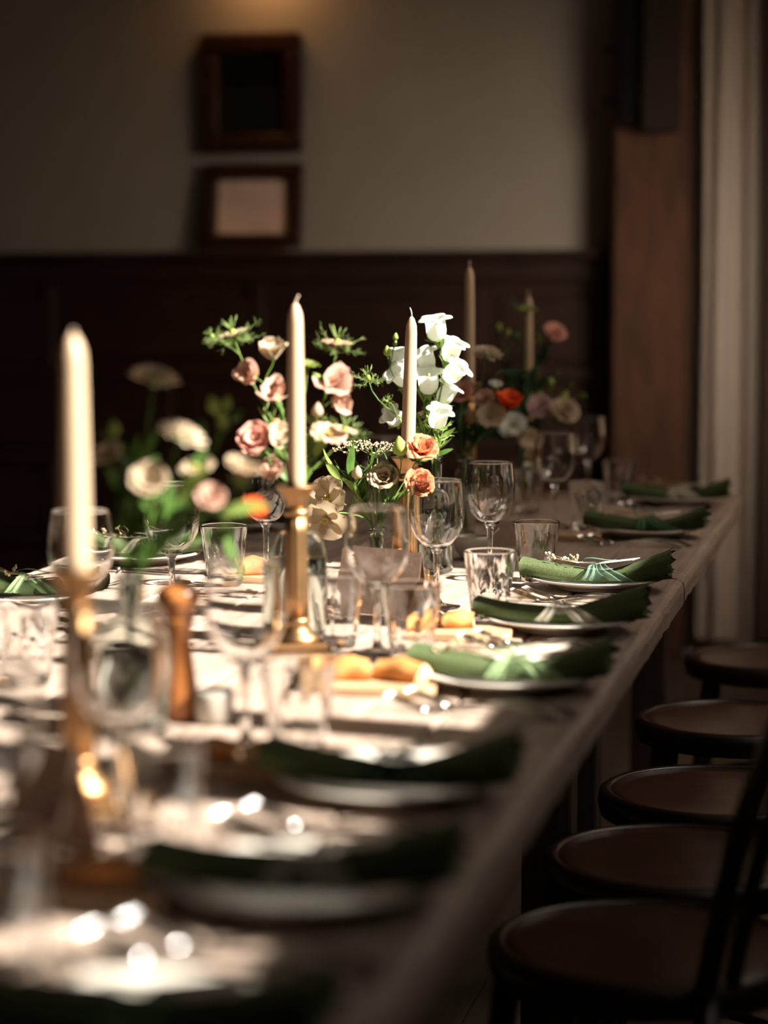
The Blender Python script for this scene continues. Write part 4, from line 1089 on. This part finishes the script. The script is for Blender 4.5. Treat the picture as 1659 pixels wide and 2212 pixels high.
flower('left', 'leafy', 490, 1130, -.05, .02, (.4, .7, 0), None, 'leafy stem drooping right below the orange poppy', BG, 4, 'leaf',
       extra=[('leaf', 495, 1140, .06, (.1, -1, .3), 'leaf'), ('leaf', 480, 1110, .05, (.6, .2, .3), 'leaf_light')])
# far arrangements ----------------------------------------------------
FG = 'flowers of the far vases'
flower('far', 'scab', 1052, 768, .0, 0.0312, (.15, .85, .4), 'p_beige', 'pale scabiosa beside the far tall candle', FG, 1, 'leaf_dark')
flower('far', 'rose', 994, 860, .0, 0.0325, (-.1, .6, .75), 'p_pink', 'salmon rose under the far tall candle', FG, 2, 'leaf_dark')
flower('far', 'rose', 1070, 840, .02, 0.0175, (.1, .8, .5), 'p_white', 'white half open bud behind the orange poppy', FG, 1, 'leaf_dark')
flower('far', 'rose', 1050, 870, .01, 0.0250, (-.2, .5, .8), 'p_blush', 'blush rose left of the orange poppy', FG, 2, 'leaf_dark')
flower('far', 'poppy', 1097, 882, -.02, 0.0325, (.1, .75, .5), 'p_orange', 'bright orange poppy in the far arrangement', FG, 1, 'leaf_dark')
flower('far', 'open', 1062, 902, -.03, 0.0300, (-.1, .5, .85), 'p_cream', 'white lisianthus below the orange poppy', FG, 2, 'leaf_dark')
flower('far', 'leafy', 1005, 920, .01, .02, (0, 1, 0), None, 'dense dark foliage stem in the slender vase', FG, 8, 'leaf_dark',
       extra=[('leaf', 1000, 950, .07, (-.2, 1, 0), 'leaf'), ('leaf', 1030, 940, .07, (.3, 1, 0), 'leaf_dark'), ('leaf', 985, 980, .06, (-.4, .9, .1), 'leaf_dark'), ('leaf', 1085, 800, .05, (.9, -.2, .1), 'leaf_dark'), ('leaf', 1010, 1000, .06, (.6, -.6, .3), 'leaf_dark')])
flower('farther', 'open', 1108, 922, -.02, 0.0325, (-.1, .5, .85), 'p_white', 'large white open lisianthus over the far tumbler', FG, 2, 'leaf_dark')
flower('farther', 'open', 1140, 948, -.04, 0.0250, (.3, .1, .9), 'p_cream', 'drooping white bloom below the large lisianthus', FG, 1, 'leaf_dark')
flower('farther', 'rose', 1192, 730, .0, 0.0325, (.3, .6, .7), 'p_pink', 'single pink rose standing highest by the timber post', FG, 1, 'leaf_dark', extra=[('bud', 1165, 738, .009, (-.3, .8, .3), 'p_green')])
flower('farther', 'rose', 1165, 888, .0, 0.0350, (0, .4, .9), 'p_lilac', 'lilac pink rose beside the far white bloom', FG, 2, 'leaf_dark')
flower('farther', 'rose', 1213, 900, -.02, 0.0400, (.25, .5, .8), 'p_cream', 'broad white rose above the far wine glass', FG, 2, 'leaf_dark')
flower('farther', 'bud', 1190, 835, .0, .010, (0, .9, .2), 'p_green', 'spray of green buds above the broad white rose', FG, 1, 'leaf_dark',
       extra=[('bud', 1215, 862, .010, (.4, .7, .2), 'p_green'), ('bud', 1250, 858, .009, (.8, .2, .2), 'leaf'), ('bud', 1232, 838, .007, (.3, .9, .1), 'leaf'), ('bud', 1172, 862, .009, (-.3, .8, .3), 'p_green'), ('bud', 1203, 815, .007, (.1, .9, .2), 'leaf')])
flower('farther', 'bud', 1080, 715, .0, .009, (-.2, .9, .1), 'p_green', 'yellow green bud stem left of the farthest candle', FG, 1, 'leaf_dark', extra=[('bud', 1096, 725, .008, (.2, .9, .1), 'p_green'), ('bud', 1112, 735, .010, (.3, .8, .2), 'leaf')])
flower('farther', 'scab', 1138, 672, -.02, 0.0250, (0, .9, .2), 'p_green', 'small green scabiosa crossing the farthest candle', FG, 0, 'leaf_dark', extra=[('leaf', 1118, 665, .03, (-.6, .7, .1), 'leaf_dark')])
flower('farther', 'leafy', 1135, 790, .01, .02, (0, 1, 0), None, 'tall dark foliage stem round the farthest candle', FG, 8, 'leaf_dark',
       extra=[('leaf', 1110, 850, .08, (-.2, 1, .1), 'leaf_dark'), ('leaf', 1150, 830, .08, (.3, 1, .1), 'leaf_dark'), ('leaf', 1130, 900, .07, (.6, .6, .2), 'leaf_dark'), ('leaf', 1090, 950, .07, (-.6, .5, .2), 'leaf_dark'), ('leaf', 1160, 790, .06, (.5, .9, .1), 'leaf_dark'), ('leaf', 1140, 870, .09, (0, 1, .2), 'leaf_dark')])

# extra greenery that fills the bouquets
def greenery(key, px, py, dt, label, grp, mat, n, spread, L, w, seed):
    rn = random.Random(seed); p, dep = VP[key]
    head = at(px, py, dep+dt); d = (head-Vector((p.x, p.y, TZ+VN[key][0]))).normalized()
    root = thing('foliage_stem', label, 'foliage', (p.x, p.y, TZ), 0, grp)
    pts = stem_to(root, key, head, d, r=.0011)
    for i in range(n):
        j = rn.randint(4, len(pts)-1); q = pts[j]
        dd = d*.55+RT*rn.uniform(-1, 1)*spread+UP*rn.uniform(-.35, .7)*spread-FW*rn.uniform(-.6, .6)*spread
        leaf(root, q, dd, L*rn.choice((.7, 1.0, 1.25)), w*rn.choice((.8, 1.0)), mat, .18)
for a in (('bell', 958, 868, .012, 'lime green leafy stem on the right among the white bellflowers', 'stems with the bellflowers', 'leaf_light', 14, .8, .030, .0038, 1),
          ('bell', 915, 870, .015, 'lime green leafy stem on the left among the white bellflowers', 'stems with the bellflowers', 'leaf_light', 14, .8, .028, .0032, 2),
          ('bell', 900, 915, .0, 'thin spreading leaf spray under the white bellflowers', 'stems with the bellflowers', 'thread', 22, .9, .026, .0016, 3),
          ('bell', 958, 925, -.01, 'thin leaf spray at the right of the bottle neck', 'stems with the bellflowers', 'thread', 22, .9, .026, .0016, 4),
          ('low', 760, 1040, -.01, 'narrow grassy leaves on the left of the low arrangement', LG, 'leaf', 16, .5, .042, .0030, 5),
          ('low', 850, 1050, .0, 'narrow grassy leaves on the right of the low arrangement', LG, 'leaf', 16, .5, .042, .0030, 6),
          ('low', 800, 1000, .01, 'slim fern spray behind the cream bloom', LG, 'thread', 24, .7, .024, .0018, 7),
          ('pink', 690, 920, .02, 'slim fern spray right of the tall candle', PG, 'thread', 26, .8, .030, .0018, 8),
          ('pink', 575, 900, .02, 'slim fern spray left of the tall candle', PG, 'thread', 26, .8, .030, .0018, 9),
          ('pink', 655, 970, -.01, 'broad leaves low behind the tall candle', PG, 'leaf', 12, .8, .036, .0060, 10),
          ('left', 300, 1000, .02, 'broad leaves behind the left bouquet', BG, 'leaf', 14, .8, .044, .0075, 11),
          ('left', 400, 1090, -.01, 'broad leaves low on the right of the left bouquet', BG, 'leaf', 14, .8, .040, .0070, 12),
          ('far', 1040, 930, .0, 'dark leaves spilling right from the slender vase', FG, 'leaf_dark', 18, .9, .044, .0080, 13),
          ('far', 985, 900, .02, 'dark leaves rising left from the slender vase', FG, 'leaf_dark', 16, .7, .044, .0060, 14),
          ('farther', 1150, 850, .02, 'dark leaves behind the lilac pink rose', FG, 'leaf_dark', 18, .9, .050, .0090, 15),
          ('farther', 1110, 880, .02, 'dark leaves behind the orange poppy', FG, 'leaf_dark', 18, .9, .050, .0090, 16)):
    greenery(*a)
